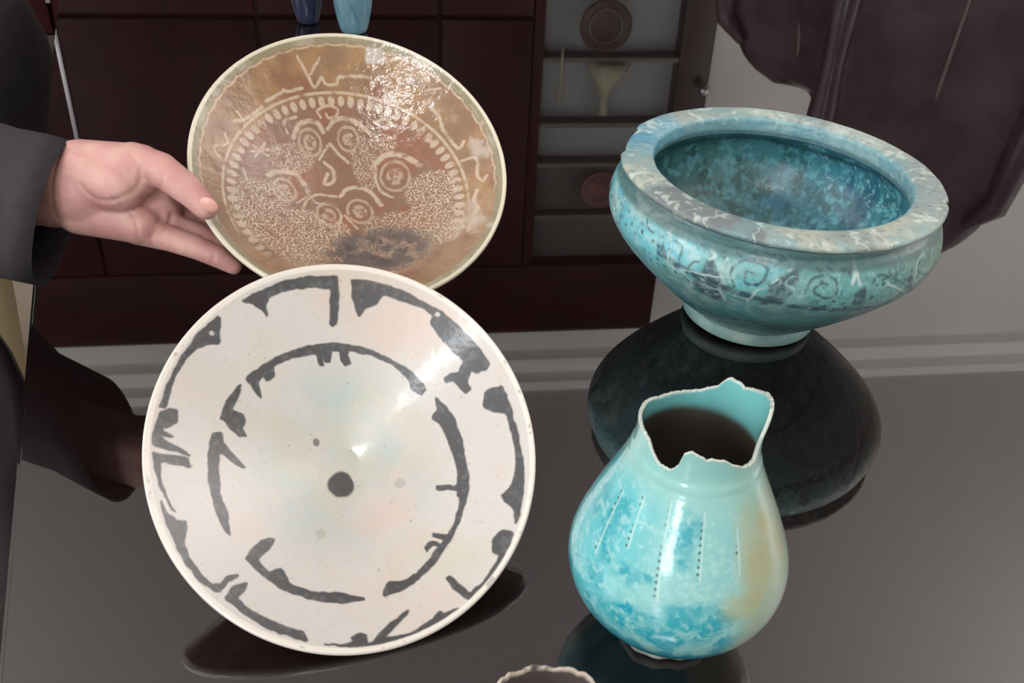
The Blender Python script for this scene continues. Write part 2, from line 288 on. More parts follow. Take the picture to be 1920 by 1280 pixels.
BROWN_FLECKS = [(-0.32,0.257,0.17,0.12,0.75),(0.155,0.17,0.089,0.214,0.8),(0.297,0.273,0.113,0.087,0.8),(-0.628,-0.182,0.194,0.291,1),(-0.405,-0.342,0.291,0.252,1),(0.531,-0.157,0.194,0.165,0.95),(0.484,-0.404,0.194,0.233,1),(0.199,-0.332,0.202,0.116,0.8),(-0.51,-0.019,0.146,0.116,0.9),(-0.197,-0.31,0.146,0.116,0.9)]
BROWN_DARK = [(-0.333,-0.495),(0.012,-0.564),(0.3,-0.673),(0.06,-0.409),(0.091,-0.751)]
BROWN_PATCH = [(0.304,0.904),(0.43,0.877),(0.425,0.763),(0.299,0.803)]
BOWL_LEAVES = [[(-2.116,0.0984),(-2.142,0.0869),(-2.195,0.0711),(-2.129,0.0659),(-2.055,0.0641),(-2.003,0.07),(-2.011,0.0813),(-2.051,0.0908)],[(-1.632,0.1022),(-1.702,0.0982),(-1.75,0.0923),(-1.78,0.0844),(-1.793,0.0718),(-1.737,0.075),(-1.68,0.0815),(-1.641,0.0858),(-1.623,0.0941)],[(-1.239,0.0926),(-1.3,0.0883),(-1.292,0.0779),(-1.23,0.0779),(-1.222,0.086)],[(-0.903,0.0926),(-0.956,0.0905),(-0.868,0.0802),(-0.838,0.0833)],[(-2.422,0.093),(-2.448,0.0822),(3.094,0.0278),(-2.352,0.086)]]
BOWL_SCROLLS = [([(-1.942,0.0835),(-1.977,0.0892),(-1.977,0.0957),(-1.942,0.1),(-1.872,0.1015),(-1.815,0.0993),(-1.802,0.0939),(-1.833,0.0883),(-1.881,0.0869),(-1.911,0.0903),(-1.902,0.0946),(-1.863,0.095)],0.00054),([(-1.58,0.088),(-1.558,0.0962),(-1.501,0.0989),(-1.44,0.0966),(-1.409,0.0901),(-1.431,0.0851),(-1.492,0.0856),(-1.536,0.0892),(-1.505,0.0939),(-1.47,0.0935)],0.00054),([(-1.2,0.0939),(-1.161,0.0973),(-1.095,0.095),(-1.073,0.0892),(-0.419,0.0468)],0.00054),([(-2.23,0.0774),(-2.212,0.0883),(-2.169,0.0917)],0.00046),([(-2.051,0.1022),(-2.064,0.1015),(-2.051,0.0993),(-2.029,0.1007)],0.00046),([(-1.972,0.1055),(-1.977,0.1029),(-1.955,0.1022)],0.00046),([(-1.885,0.1067),(-1.868,0.1036),(-1.806,0.1036)],0.00046),([(-1.745,0.1036),(-1.715,0.1049)],0.00062),([(-1.54,0.1022),(-1.518,0.1015)],0.00069),([(-1.475,0.1029),(-1.453,0.1022)],0.00069),([(-1.396,0.1015),(-1.353,0.1015)],0.00092),([(-1.344,0.1029),(-1.348,0.1)],0.00077),([(-1.776,0.1061),(-1.68,0.1061),(-1.553,0.1061),(-1.427,0.1067),(-1.217,0.1067),(-0.964,0.1067),(-0.737,0.1055),(-0.532,0.1043)],0.00038),([(-2.841,0.1036),(-2.5,0.1043),(-2.256,0.1049),(-2.025,0.1049),(-1.776,0.1061)],0.00046),([(-1.824,0.0456),(-1.527,0.0364),(-1.392,0.0432),(-0.672,0.0258),(-0.641,0.0486),(-0.868,0.0829)],0.00069),([(-2.347,0.0386),(-2.077,0.0373),(-1.824,0.0456)],0.00069),([(-1.082,0.0986),(-1.03,0.0923),(-0.449,0.0517)],0.00046),([(-0.816,0.0973),(-0.838,0.0926),(-0.463,0.0698)],0.00046),([(-2.614,0.1036),(-2.574,0.0968),(-2.505,0.0946)],0.00046),([(-2.347,0.0977),(-2.295,0.0959),(-2.282,0.088)],0.00038)]
BOWL_CRACKS = [([(-2.413,0.1015),(-2.365,0.0957),(-2.356,0.0826),(-2.304,0.0804),(-2.217,0.0781),(-2.195,0.0711)],0.00046),([(-2.304,0.0804),(-2.138,0.0849),(-2.042,0.0867),(-1.972,0.0885)],0.00054),([(-2.125,0.1015),(-2.099,0.0984),(-2.116,0.0953)],0.00077),([(-1.955,0.0761),(-1.859,0.0761),(-1.824,0.0847),(-1.767,0.0905),(-1.671,0.1007)],0.00046),([(-1.309,0.1055),(-1.313,0.1),(-1.322,0.0939)],0.00123),([(-1.305,0.1015),(-1.274,0.0935)],0.00092),([(-2.029,0.1007),(-2.029,0.0871),(-1.994,0.0639),(-1.924,0.0589)],0.00038),([(-2.195,0.0711),(-2.029,0.0765),(-1.977,0.065)],0.00038),([(-1.113,0.0928),(-0.423,0.0445),(-0.506,0.0445)],0.00046),([(-0.689,0.1022),(-0.838,0.098),(-0.868,0.0829)],0.00054),([(-2.893,0.1088),(-2.762,0.1049),(-2.662,0.1036),(-2.513,0.1055),(-2.339,0.1095)],0.00123),([(-1.859,0.0761),(-1.854,0.0628),(-1.793,0.0558)],0.00038)]
JUG_PIERCED = [[(-2.766,0.1001),(-2.675,0.0691)],[(-2.417,0.105),(-2.352,0.0817)],[(-2.029,0.1083),(-1.929,0.0658)],[(-1.562,0.1058),(-1.566,0.0777)],[(-1.126,0.0981),(-1.148,0.0777)]]
JUG_VIVID = [(-3.024,0.0866,0.008,0.0068),(-2.614,0.0879,0.0068,0.0103),(-2.553,0.0748,0.0046,0.0057),(-2.574,0.0622,0.0057,0.0046),(-2.779,0.0197,0.0125,0.0068),(-1.933,0.0516,0.0228,0.0068),(-1.532,0.0589,0.0137,0.0091),(-2.195,0.072,0.0068,0.0034),(-1.719,0.0944,0.0068,0.0114)]
JUG_TAN = [(-0.676,0.0915,0.008,0.0068),(-0.838,0.0781,0.0103,0.0148),(-1.065,0.0642,0.0114,0.008),(-0.454,0.0773,0.0046,0.0103)]
JUG_BOUND = [(-1.283,0.0658),(-1.265,0.052),(-0.781,0.0079)]
# ------------------------------------------------------------------ the room
M_WALL = mat('painted_plaster', (242, 240, 238), .8, noise=(3, (236, 234, 232), 3))
M_CEIL = mat('white_ceiling', (214, 209, 208), .85)
M_FLOOR = mat('stone_floor', (150, 140, 125), .35, noise=(4, (128, 118, 104), 5))
M_WOOD = mat('dark_red_wood', (60, 15, 20), .4, .18, noise=(9, (42, 12, 15), 5))
M_WOOD2 = mat('dark_brown_wood', (44, 30, 28), .35, noise=(9, (36, 24, 22), 5))
M_CORNICE = mat('plaster_moulding', (248, 247, 244), .7)
M_PANE = mat('clear_glass', (235, 242, 242), .02); M_PANE.node_tree.nodes['Principled BSDF'].inputs['Transmission Weight'].default_value = 1
M_BLACKL = mat('black_leather', (34, 30, 32), .32, bump=(220, .25, .0006), noise=(30, (42, 36, 38), 3))
M_BROWNL = mat('dark_brown_leather', (82, 62, 69), .24, bump=(200, .25, .0006), noise=(14, (60, 44, 50), 3))
M_PIPING = mat('pale_seam', (120, 112, 110), .5)  # seam paler than the leather
M_CHROME = mat('chrome', (190, 190, 195), .15, metal=1)
M_PLASTIC = mat('black_plastic', (22, 21, 22), .4)
ROT = Matrix.Rotation(YAW, 3, 'Z')
def rbox(name, c, s, m, parent=None, bev=0, local=False):
    if parent is not None or local: return box(name, c, s, m, parent, bev)
    return box(name, room(*c), s, m, None, bev, rot=ROT)
def struct(o): o['kind'] = 'structure'; return o
uc, vc = (U0+U1)/2, (V0+V1)/2
struct(rbox('floor', (uc, vc, FLOOR_Z-.05), (U1-U0+.4, V1-V0+.4, .1), M_FLOOR))
struct(rbox('ceiling', (uc, vc, CEIL_Z+.05), (U1-U0+.4, V1-V0+.4, .1), M_CEIL))
hz = (FLOOR_Z+CEIL_Z)/2; hh = CEIL_Z-FLOOR_Z
struct(rbox('wall_front', (uc, V1+.06, hz), (U1-U0+.4, .1, hh), M_WALL))
struct(rbox('wall_right', (U1+.06, vc, hz), (.1, V1-V0, hh), M_WALL))
def wall_with_hole(name, horiz, pos, a0, a1, h0, h1, z0, z1):
    b = bmesh.new()
    for lo, hi, zz0, zz1 in ((a0, h0, FLOOR_Z, CEIL_Z), (h1, a1, FLOOR_Z, CEIL_Z), (h0, h1, FLOOR_Z, z0), (h0, h1, z1, CEIL_Z)):
        c = room((lo+hi)/2, pos, (zz0+zz1)/2) if horiz else room(pos, (lo+hi)/2, (zz0+zz1)/2)
        bm_box(b, c, (hi-lo, .1, zz1-zz0) if horiz else (.1, hi-lo, zz1-zz0), rot=ROT)
    return struct(obj(name, b, M_WALL, smooth=False))
wall_with_hole('wall_left', False, U0-.06, V0, V1, -.95, .55, .3, 1.6)
wall_with_hole('wall_back', True, V0-.06, U0, U1, -1.5, -.6, -.05, 1.8)
M_FRAME = mat('white_window_frame', (235, 235, 232), .4)
def added_window(idx, horiz, pos, h0, h1, z0, z1):  # unseen windows, invented to go with the added daylight lamps
    b = bmesh.new(); w = .05
    items = [((h0+h1)/2, z0+w/2, h1-h0, w), ((h0+h1)/2, z1-w/2, h1-h0, w), (h0+w/2, (z0+z1)/2, w, z1-z0), (h1-w/2, (z0+z1)/2, w, z1-z0), ((h0+h1)/2, (z0+z1)/2, w, z1-z0)]
    for a, z, sa, sz in items:
        bm_box(b, room(a, pos, z) if horiz else room(pos, a, z), (sa, .05, sz) if horiz else (.05, sa, sz), rot=ROT)
    o = struct(obj('added_window_%d' % idx, b, M_FRAME, smooth=False))
    b = bmesh.new(); a_, z_ = (h0+h1)/2, (z0+z1)/2
    bm_box(b, room(a_, pos, z_) if horiz else room(pos, a_, z_), (h1-h0-.06, .006, z1-z0-.06) if horiz else (.006, h1-h0-.06, z1-z0-.06), rot=ROT)
    obj('pane', b, M_PANE, o, smooth=False)
added_window(1, False, U0-.02, -.95, .55, .3, 1.6)
added_window(2, True, V0-.02, -1.5, -.6, -.05, 1.8)
# cornice along the front wall, two steps deep
b = bmesh.new()
bm_box(b, room(uc, V1-.02, CEIL_Z-.05), (U1-U0, .08, .1), rot=ROT); bm_box(b, room(uc, V1-.05, CEIL_Z-.02), (U1-U0, .16, .04), rot=ROT)
struct(obj('trim_1', b, M_CORNICE, smooth=False))

# wall cabinet on the front wall: wood doors and a glass bay
CV = 3.2
cab = thing('wall_cabinet', room(0, CV, FLOOR_Z), 'tall dark red wood cabinet with a glazed bay, along the far wall', 'cabinet', rz=YAW)
def cbox(name, u0, u1, v0, v1, z0, z1, m, parent=cab, bev=.004):
    return box(name, ((u0+u1)/2, (v0+v1)/2-CV, (z0+z1)/2-FLOOR_Z), (u1-u0, v1-v0, z1-z0), m, parent, bev)
cbox('carcass', -1.62, .50, CV+.0, CV+.08, FLOOR_Z, 1.46, M_WOOD)
cbox('top_panel', -1.62, 1.01, CV-.02, CV+.08, 1.44, 1.73, M_WOOD)
cbox('plinth', -1.62, 1.0, CV-.01, CV+.08, FLOOR_Z, -.6, M_WOOD2)
us = [-1.60, -.955, -.36, .20, .50]
for a, c_ in zip(us, us[1:]):
    cbox('door', a+.006, c_-.006, CV-.025, CV, .545, 1.43, M_WOOD, bev=.003)
    d = cbox('door', a+.006, c_-.006, CV-.025, CV, -.59, .53, M_WOOD, bev=.003)
cbox('metal_strip', -.962, -.948, CV-.03, CV-.02, -.5, 1.0, M_CHROME, bev=.001)
M_BACK = mat('grey_backing', (150, 156, 156), .6)
M_EWER = mat('pale_earthenware', (178, 174, 150), .5, noise=(18, (150, 146, 124), 4))
M_SHELF = mat('frosted_shelf', (96, 98, 94), .4)
cbox('back_panel', .53, 1.0, CV+.06, CV+.08, -.6, 1.44, M_BACK, bev=0)
cbox('stile', .50, .535, CV-.01, CV+.08, -.6, 1.44, M_WOOD)
cbox('stile', .99, 1.10, CV-.01, CV+.08, -.6, 1.30, M_WOOD2)
for z in (.20, .68, .905, 1.05, 1.25): cbox('shelf', .535, .99, CV-.005, CV+.06, z-.008, z+.008, M_SHELF, bev=.001)
for z in (1.15, 1.34): cbox('lower_board', .535, .99, CV+.035, CV+.06, z-.09, z+.09, mat('grey_board', (84, 84, 80), .6), bev=.001)
lathe('door_knob', [(.004, 0), (.016, .004), (.02, .014), (.015, .024), (.004, .027)], M_CHROME, cab, 20, (1.08, -.028, .77-FLOOR_Z)).rotation_euler = (PI/2, 0, 0)
tube('handle', [(.593, -.03, .63-FLOOR_Z), (.593, -.03, .82-FLOOR_Z)], .005, M_EWER, cab)
ewer = thing('ewer', room(.755, CV+.025, .688), 'pale earthenware ewer with a narrow neck, standing inside the glazed bay', 'ewer', rz=YAW)
# the ewer hangs neck down in the reflection: wide at the top shelf line, narrow away from it
lathe('body', [(.02, 0), (.058, .004), (.062, .03), (.045, .07), (.022, .10), (.014, .13), (.013, .17), (.017, .185), (.016, .19)], M_EWER, ewer)
tube('handle', [(.05, 0, .04), (.075, 0, .045), (.08, 0, .02), (.06, 0, .008)], .006, M_EWER, ewer)
for (u, z, r, nm, lb, cl) in ((.73, .565, .085, 'dish', 'round dark brown dish propped up on the lowest shelf in the glazed bay', (70, 50, 42)),
                          (.76, 1.14, .07, 'dish', 'round reddish dish standing high up in the glazed bay', (120, 76, 70))):
    t = thing(nm, room(u, CV-.0, z-r), lb, 'dish', rz=YAW)
    M_ = mat('dish_glaze', cl, .4, noise=(30, tuple(int(q*.75) for q in cl), 3))
    o = lathe('body', [(.01, 0), (r*.5, .003), (r*.9, .012), (r, .018), (r*.96, .02), (r*.85, .016), (r*.4, .009), (.004, .008)], M_, t, 40, (0, 0, r)); o.rotation_euler = (PI/2, 0, 0)
    rr = lathe('ring_line', [(r*.60, .0125), (r*.62, .0150), (r*.66, .0155), (r*.68, .0135)], M_SHELF, t, 40, (0, -.001, r), ring=True); rr.rotation_euler = (PI/2, 0, 0)

# ------------------------------------------------------------------ the table
M_TABLE = mat('dark_glass_over_wood', (20, 12, 12), .02, .5, ior=1.85)
M_APRON = mat('black_lacquer', (14, 11, 11), .25)
tp = [(-.150, .08), (1.35, .02), (1.45, 1.1), (.93, 1.66), (-.68, 1.502)]
table = thing('conference_table', (.3, .8, FLOOR_Z), 'dark glossy conference table with a mirror-like glass top under the bowls', 'table')
def tl(pts): return [(x-.3, y-.8) for x, y in pts]
prism('tabletop', tl(tp), .75-.028, .75, M_TABLE, table, bev=.0025)
cx, cy = .35, .85
prism('apron', tl([(cx+(x-cx)*.93, cy+(y-cy)*.93) for x, y in tp]), .75-.11, .75-.0285, M_APRON, table)
for x, y in ((.1, .35), (1.1, .3), (-.4, 1.25), (.8, 1.35)):
    box('leg', (x-.3, y-.8, .32), (.09, .09, .64), M_APRON, table, .008)

# ------------------------------------------------------------------ glazed ware
GLZ = dict(coat=1, vcol=True)
def basis(D):
    m = Matrix.Identity(4); Mx = D['M']*np.array([1, D.get('sy', 1), 1])
    for i in range(3):
        for j in range(3): m[i][j] = D['M'][i][j]
        m[i][3] = D['o'][i]
    return m
def build(D, name, label, cat): 
    return thing(name, None, label, cat, matrix=basis(D))
# white bowl -------------------------------------------------------
D = WHITE; R = D['R']; N = 1000
pr, k = plate_profile(R, D['h'], 0, 290, D['power'], D['wall'])
P = polar_grid(pr, N); X = P.reshape(-1, 3); q = X[:, :2]/R; n = len(X); isin = np.repeat(np.arange(len(pr)) < k, N)
rho = np.hypot(q[:, 0], q[:, 1]); C = np.tile(lin((208, 202, 195)), (n, 1))
C = mix(C, (180, 194, 190), ss(-rho, -.66, -.3)*.95*ss(fbm(X, 30, 3), .25, .6))
C = mix(C, (214, 192, 178), ss(fbm(X, 22, 5), .45, .7)*.75)
C = mix(C, (204, 196, 174), ss(fbm(X, 26, 9), .5, .75)*.6)
C = mix(C, (196, 190, 180), ss(fbm(X, 330, 11, 3), .62, .8)*.5)
C = mix(C, (150, 140, 125), ss(fbm(X, 500, 17, 2), .80, .9)*.7)
wob = np.c_[fbm(X, 260, 21, 2), fbm(X, 260, 25, 2)]-.5
qw = q+wob*.014
ink = np.zeros(n)
def tuck(p):              # keep the band just inside the bare lip
    p = np.array(p); r_ = np.hypot(p[:, 0], p[:, 1]); return p*(np.where(r_ > .88, .88+(r_-.88)*.86, r_)/r_)[:, None]
for p in map(tuck, WHITE_MARKS): ink = np.maximum(ink, poly_mask(qw, p, .0045, .004))
C0 = C.copy(); inkcol = mix(np.tile(lin((44, 46, 48)), (n, 1)), (82, 86, 86), ss(fbm(X, 420, 31, 3), .5, .75)*.7)
C = C*(1-ink[:, None]*.97)+inkcol*ink[:, None]*.97
for i, (x, y, r) in enumerate(WHITE_DOTS):
    w = 1-ss(np.hypot(qw[:, 0]-x, qw[:, 1]-y), r*.85, r*1.1)
    C = mix(C, [(48, 46, 46), (120, 118, 112), (176, 172, 164), (176, 174, 160), (210, 205, 196), (210, 205, 196)][i], w*(.95 if i < 2 else .8))
C = mix(C, (236, 228, 216), ss(rho, .978, .988)*(.9))
C = mix(C, (170, 160, 148), ss(rho, .985, .99)*ss(fbm(X, 200, 41, 3), .62, .75)*.8)
C[~isin] = mix(np.tile(lin((196, 170, 150)), (n, 1)), (168, 130, 112), ss(fbm(X, 40, 2), .4, .6))[~isin]
lipk = np.repeat((np.arange(len(pr)) >= k) & (np.arange(len(pr)) < k+4), N); C[lipk] = lin((226, 216, 204)); C = C*.84
M_WG = mat('white_slip_glaze', (220, 210, 200), .28, coat_rough=.12, bump=(90, .25, .0008), **GLZ)
white = build(D, 'slip_bowl', 'wide white slip-painted bowl with black bands of script, propped on its edge', 'bowl')
P2 = P*[1, D['sy'], 1]
grid_mesh('body', P2, C, M_WG, white)
M_CLAY = mat('bare_clay', (176, 140, 116), .75, noise=(60, (150, 116, 96), 4))
rf = D['rf']*R; hf = D['hf']*R; gz = -D['h']*R*(1-((D['rf']-.10)/.9)**D['power'])-.003
lathe('foot_ring', [(rf-.007, gz-.001), (rf-.009, -hf+.0004), (rf-.002, -hf), (rf, -hf+.002), (rf+.001, gz)], M_CLAY, white, ring=True)
# brown bowl -------------------------------------------------------
D = BROWN; R = D['R']; N = 1050
pr, k = plate_profile(R, D['h'], 0, 270, D['power'], D['wall'])
P = polar_grid(pr, N); X = P.reshape(-1, 3); q = X[:, :2]/R; n = len(X); isin = np.repeat(np.arange(len(pr)) < k, N)
rho = np.hypot(q[:, 0], q[:, 1]); az = np.arctan2(q[:, 1], q[:, 0])
bx, by, brad = -.043, -.118, .7608
rb = np.hypot(q[:, 0]-bx, q[:, 1]-by)/brad; ab = np.arctan2(q[:, 1]-by, q[:, 0]-bx)
C = np.tile(lin((146, 108, 70)), (n, 1))
C = mix(C, (168, 126, 78), ss(fbm(X, 40, 3), .4, .65))
C = mix(C, (140, 88, 54), ss(fbm(X, 34, 13), .55, .7)*.8*ss(rb, .98, 1.02))
C = mix(C, (142, 102, 76), ss(-rb, -1.0, -.96))
C = mix(C, (152, 94, 58), ss(-rb, -1.0, -.96)*ss(fbm(X, 50, 23), .52, .68)*.8)
C = mix(C, (168, 142, 112), ss(-q[:, 1], .25, .65)*ss(fbm(X, 60, 8), .3, .6)*.6)
r_s = .948+.006*np.abs(np.sin(az*26))
cut = ss(q[:, 1], -.45, -.2)
C = mix(C, (146, 138, 104), ss(rho-r_s, 0, .004)*.9)
C = mix(C, (176, 166, 140), ss(rho-r_s, 0, .004)*ss(fbm(X, 60, 33, 3), .5, .65)*.8)
C = C*.74
cream = np.zeros(n); soft = .005
sp = ss(-np.abs(rho-(.940+.008*np.abs(np.sin(az*26))**6)), -.009, -.003)*cut; cream = np.maximum(cream, sp*.75)
cream = np.maximum(cream, ss(-np.abs(rb-1.035), -.016, -.008)*cut*.8)
# beads
nb = 70; t = (ab/(2*PI)*nb) % 1-.5; dd = np.hypot(t*2*PI*brad/nb, (rb-.965)*brad*.72); cream = np.maximum(cream, (1-ss(dd, .019, .028))*.85*ss(q[:, 1], -.62, -.4))
qw = q+(np.c_[fbm(X, 300, 21, 2), fbm(X, 300, 25, 2)]-.5)*.012
for p, r in BROWN_LINES: cream = np.maximum(cream, line_mask(qw, p, r*1.15, soft)*.85)
out_l = np.zeros(n)
for x, y, r in BROWN_HEADS:
    d = np.hypot(qw[:, 0]-x, (qw[:, 1]-y)*.85)
    cream = np.maximum(cream, (1-ss(d, r*.50, r*.66))*.65*ss(fbm(X, 380, 44, 2), .30, .5))
    cream = np.maximum(cream, (ss(-np.abs(d-r), -.013, -.005))*.6)
    for ex, ey in ((-.2, .15), (.22, .12), (0, -.25)):
        out_l = np.maximum(out_l, 1-ss(np.hypot(qw[:, 0]-x-ex*r, qw[:, 1]-y-ey*r), r*.07, r*.16))
# flecked garments: close-set slip dots
def cells(q, f, s):
    g = q*f; I = np.floor(g); best = np.full(len(q), 9.)
    for a in (-1, 0, 1):
        for b_ in (-1, 0, 1):
            J = I+[a, b_]; jx = J[:, 0].astype(np.int64); jy = J[:, 1].astype(np.int64)
            c = J+.5+.7*np.c_[_h(jx, jy, jx*0, s)-.5, _h(jx, jy, jx*0, s+5)-.5]; best = np.minimum(best, np.hypot(*(g-c).T))
    return best
cd_ = cells(q, 60, 3); ring = ss(cd_, .34, .52)
for x, y, a, b_, st in BROWN_FLECKS:
    m_ = 1-ss(np.hypot((qw[:, 0]-x)/a, (qw[:, 1]-y)/b_), .82, 1.0)
    cream = np.maximum(cream, m_*ring*st)
cream = np.maximum(cream, ss(-rb, -.93, -.86)*ss(-q[:, 1], .35, .5)*ring*.7)
cream = cream*(1-out_l*.8)
C = mix(C, (190, 172, 148), cream*.92*ss(fbm(X, 200, 51, 3), .15, .5))
dc = np.array(BROWN_DARK); dk = np.maximum(1-ss(np.hypot((q[:, 0]-dc[1, 0]-.03)/.36, (q[:, 1]-dc[1, 1]-.02)/.20), .6, 1.25), 0)
C = mix(C, (62, 56, 54), dk*ss(fbm(X, 150, 61, 5), .30, .52)*.95)
C = mix(C, (104, 92, 84), dk*ss(fbm(X, 150, 71, 3), .35, .6)*.5)
pm = poly_mask(qw+(np.c_[fbm(X, 80, 81, 2), fbm(X, 80, 85, 2)]-.5)*.05, BROWN_PATCH, .01)
C = mix(C, (172, 160, 150), pm)
C = mix(C, (176, 162, 146), ss(fbm(X, 45, 91, 4), .56, .72)*ss(q[:, 0], -.1, .5)*ss(rho, .72, .85)*.75)
C = mix(C, (206, 198, 176), ss(rho, .984, .992))
C[~isin] = mix(np.tile(lin((150, 74, 62)), (n, 1)), (120, 60, 50), ss(fbm(X, 40, 2), .4, .6))[~isin]
lipk = np.repeat((np.arange(len(pr)) >= k) & (np.arange(len(pr)) < k+4), N); C[lipk] = lin((204, 196, 172))
M_BG = mat('amber_glaze', (150, 105, 66), .30, coat_rough=.07, bump=(110, .8, .0016), **GLZ)
brown = build(D, 'figured_bowl', 'amber-brown bowl painted with cream figures inside a beaded ring, held by the hand', 'bowl')
grid_mesh('body', P, C, M_BG, brown)
rf = D['rf']*R; hf = D['hf']*R; gz = -D['h']*R*(1-((D['rf']-.10)/.9)**D['power'])-.003
lathe('foot_ring', [(rf-.007, gz-.001), (rf-.009, -hf+.0004), (rf-.002, -hf), (rf, -hf+.002), (rf+.001, gz)], mat('red_clay', (150, 84, 66), .7), brown, ring=True)
# turquoise bowl ---------------------------------------------------
D = BOWL; N = 1100
pr, k = bowl_profile(150, 170)
P = polar_grid(pr, N); X = P.reshape(-1, 3); n = len(X); az = np.arctan2(X[:, 1], X[:, 0]); z = X[:, 2]
isin = np.repeat(np.arange(len(pr)) < k, N); sx, sy = X[:, 0]/.11, X[:, 1]/.11
V = X.copy(); V[:, 2] *= .35
A = fbm(V, 60, 1, 5); B_ = fbm(X*[1, 1, .5], 110, 9, 4); E_ = fbm(X, 240, 15, 3)
C = np.tile(lin((78, 124, 124)), (n, 1))
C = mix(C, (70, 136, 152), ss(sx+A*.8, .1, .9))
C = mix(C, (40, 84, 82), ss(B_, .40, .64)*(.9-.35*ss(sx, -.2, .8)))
C = mix(C, (30, 66, 66), ss(-sx+fbm(V, 40, 19)*.6, .45, .95)*.75)  # left inside darker: partly teal glaze, partly shade put into the colour
C = mix(C, (120, 196, 208), ss(E_, .50, .74)*(.35+.5*ss(sx, .2, .8)))
C = mix(C, (34, 92, 120), ss(fbm(V, 75, 33), .55, .66)*ss(sx, -.2, .5)*.8)
C = mix(C, (120, 160, 130), (1-ss(np.hypot(sx+.12, sy+.02), .12, .42))*ss(B_, .35, .55)*.7)
C = mix(C, (26, 60, 70), ss(-np.abs(z-.098-.002*np.sin(az*5)), -.0035, -.0008)*.7)
crk = np.abs(fbm(X, 45, 77, 4)-.5); C = mix(C, (176, 220, 224), ss(-crk, -.008, -.002)*ss(sx, -.1, .6)*.9*ss(fbm(X, 30, 5), .4, .6))
Ci = C
C = np.tile(lin((108, 168, 166)), (n, 1))
left = ss(-np.cos(az-2.6+PI), .1, .95)            # az 2.6.. the side turned to the daylight
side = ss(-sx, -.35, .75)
C = mix(C, (112, 192, 204), side*ss(fbm(X, 50, 3), .35, .6))  # left side brighter: bluer glaze, with daylight put into its colour
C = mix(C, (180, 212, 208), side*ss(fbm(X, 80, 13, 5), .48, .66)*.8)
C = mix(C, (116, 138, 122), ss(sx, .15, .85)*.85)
C = mix(C, (74, 122, 122), ss(fbm(X, 90, 43, 4), .50, .66)*.45)
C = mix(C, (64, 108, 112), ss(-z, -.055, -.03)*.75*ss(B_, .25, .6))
Y = np.c_[az, z*9.3]
def sc(p): return [(a, b_*9.3) for a, b_ in p]
Yw = Y+(np.c_[fbm(X, 200, 21, 2), fbm(X, 200, 25, 2)]-.5)*.02
isout = ~isin
for p in BOWL_LEAVES: C = mix(C, (66, 86, 98), poly_mask(Yw, sc(p), .012)*.9*ss(fbm(X, 260, 7, 2), .05, .4))
for i in range(9):         # the same leaf-and-scroll band goes on round the hidden side
    a0 = .15+i*.42
    if a0 > 3.2: break
    C = mix(C, (66, 86, 98), poly_mask(Yw, sc([(a0, .098), (a0-.06, .085), (a0, .07), (a0+.10, .066), (a0+.09, .082)]), .012)*.85)
    C = mix(C, (60, 92, 96), line_mask(Yw, sc([(a0+.15, .072), (a0+.13, .084), (a0+.2, .092), (a0+.27, .086), (a0+.25, .078), (a0+.2, .08)]), .006, .005)*.8)
for p, r in BOWL_SCROLLS: C = mix(C, (54, 84, 90), line_mask(Yw, sc(p), r*9.3*1.5, .007)*.85)
for p, r in BOWL_CRACKS: C = mix(C, (206, 226, 222), line_mask(Yw, sc(p), r*9.0, .007)*.9*ss(fbm(X, 150, 3, 2), .2, .5))
dts = cells(Yw, 15, 9); band = ss(z, .070, .078)*ss(-z, -.0985, -.094)
C = mix(C, (52, 78, 86), band*(1-ss(dts, .12, .24))*ss(fbm(X, 60, 91, 2), .36, .5)*.8)
C = mix(C, (160, 206, 200), ss(fbm(X, 260, 93, 4), .52, .72)*.4)
C = mix(C, (58, 104, 110), ss(fbm(X, 190, 95, 5), .52, .70)*.24)
C = mix(C, (196, 216, 208), ss(-np.abs(fbm(X, 60, 98, 4)-.5), -.007, -.001)*side*.7)
cr2 = np.abs(fbm(X, 55, 97, 3)-.5); C = mix(C, (60, 98, 104), ss(-cr2, -.006, -.001)*.5)
C = mix(C, (176, 214, 212), ss(-np.abs(fbm(X, 38, 57, 3)-.52), -.005, -.001)*.6)
C = mix(C, (62, 92, 92), ss(z, .0985, .102)*.75)
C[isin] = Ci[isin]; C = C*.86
M_TG = mat('turquoise_glaze', (110, 180, 180), .34, coat_rough=.2, bump=(160, .5, .001), coat=.18, vcol=True)
tq = build(D, 'footed_bowl', 'large turquoise footed bowl with a thick mended rim and dark leaf scrolls outside', 'bowl')
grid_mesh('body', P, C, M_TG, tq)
Kr = 60; rp = rim_prof; s_ = np.r_[0, np.cumsum(np.hypot(*np.diff(rp, axis=0).T))]; u_ = np.linspace(0, s_[-1], Kr)
rp2 = np.stack([np.interp(u_, s_, rp[:, 0]), np.interp(u_, s_, rp[:, 1])], 1)
Nr = 1000; P = polar_grid(rp2, Nr); t = np.linspace(0, 2*PI, Nr, endpoint=False)
ed = fbm(np.c_[np.cos(t), np.sin(t), t*0], 6, 3, 4)-.5
chip = ss(-np.abs(((t-2.85+PI) % (2*PI))-PI), -.25, -.18)          # a length of outer lip lost
notch = ss(-np.abs(((t-5.98+PI) % (2*PI))-PI), -.05, -.01)
for i in range(Kr):
    f = ss(np.array([rp2[i, 0]]), .096, .109)[0]
    k_ = (1+f*(ed*.014-.028*chip-.018*notch)); P[i, :, 0] *= k_; P[i, :, 1] *= k_
X = P.reshape(-1, 3); az = np.arctan2(X[:, 1], X[:, 0]); seg = az+.25*fbm(X, 60, 3, 2)
C = np.tile(lin((148, 160, 154)), (len(X), 1))
def arc(a0, a1, w=.06):
    m_, h_ = (a0+a1)/2, (a1-a0)/2; d_ = np.abs(((seg-.12-m_+PI) % (2*PI))-PI); return ss(h_-d_, -w, w)
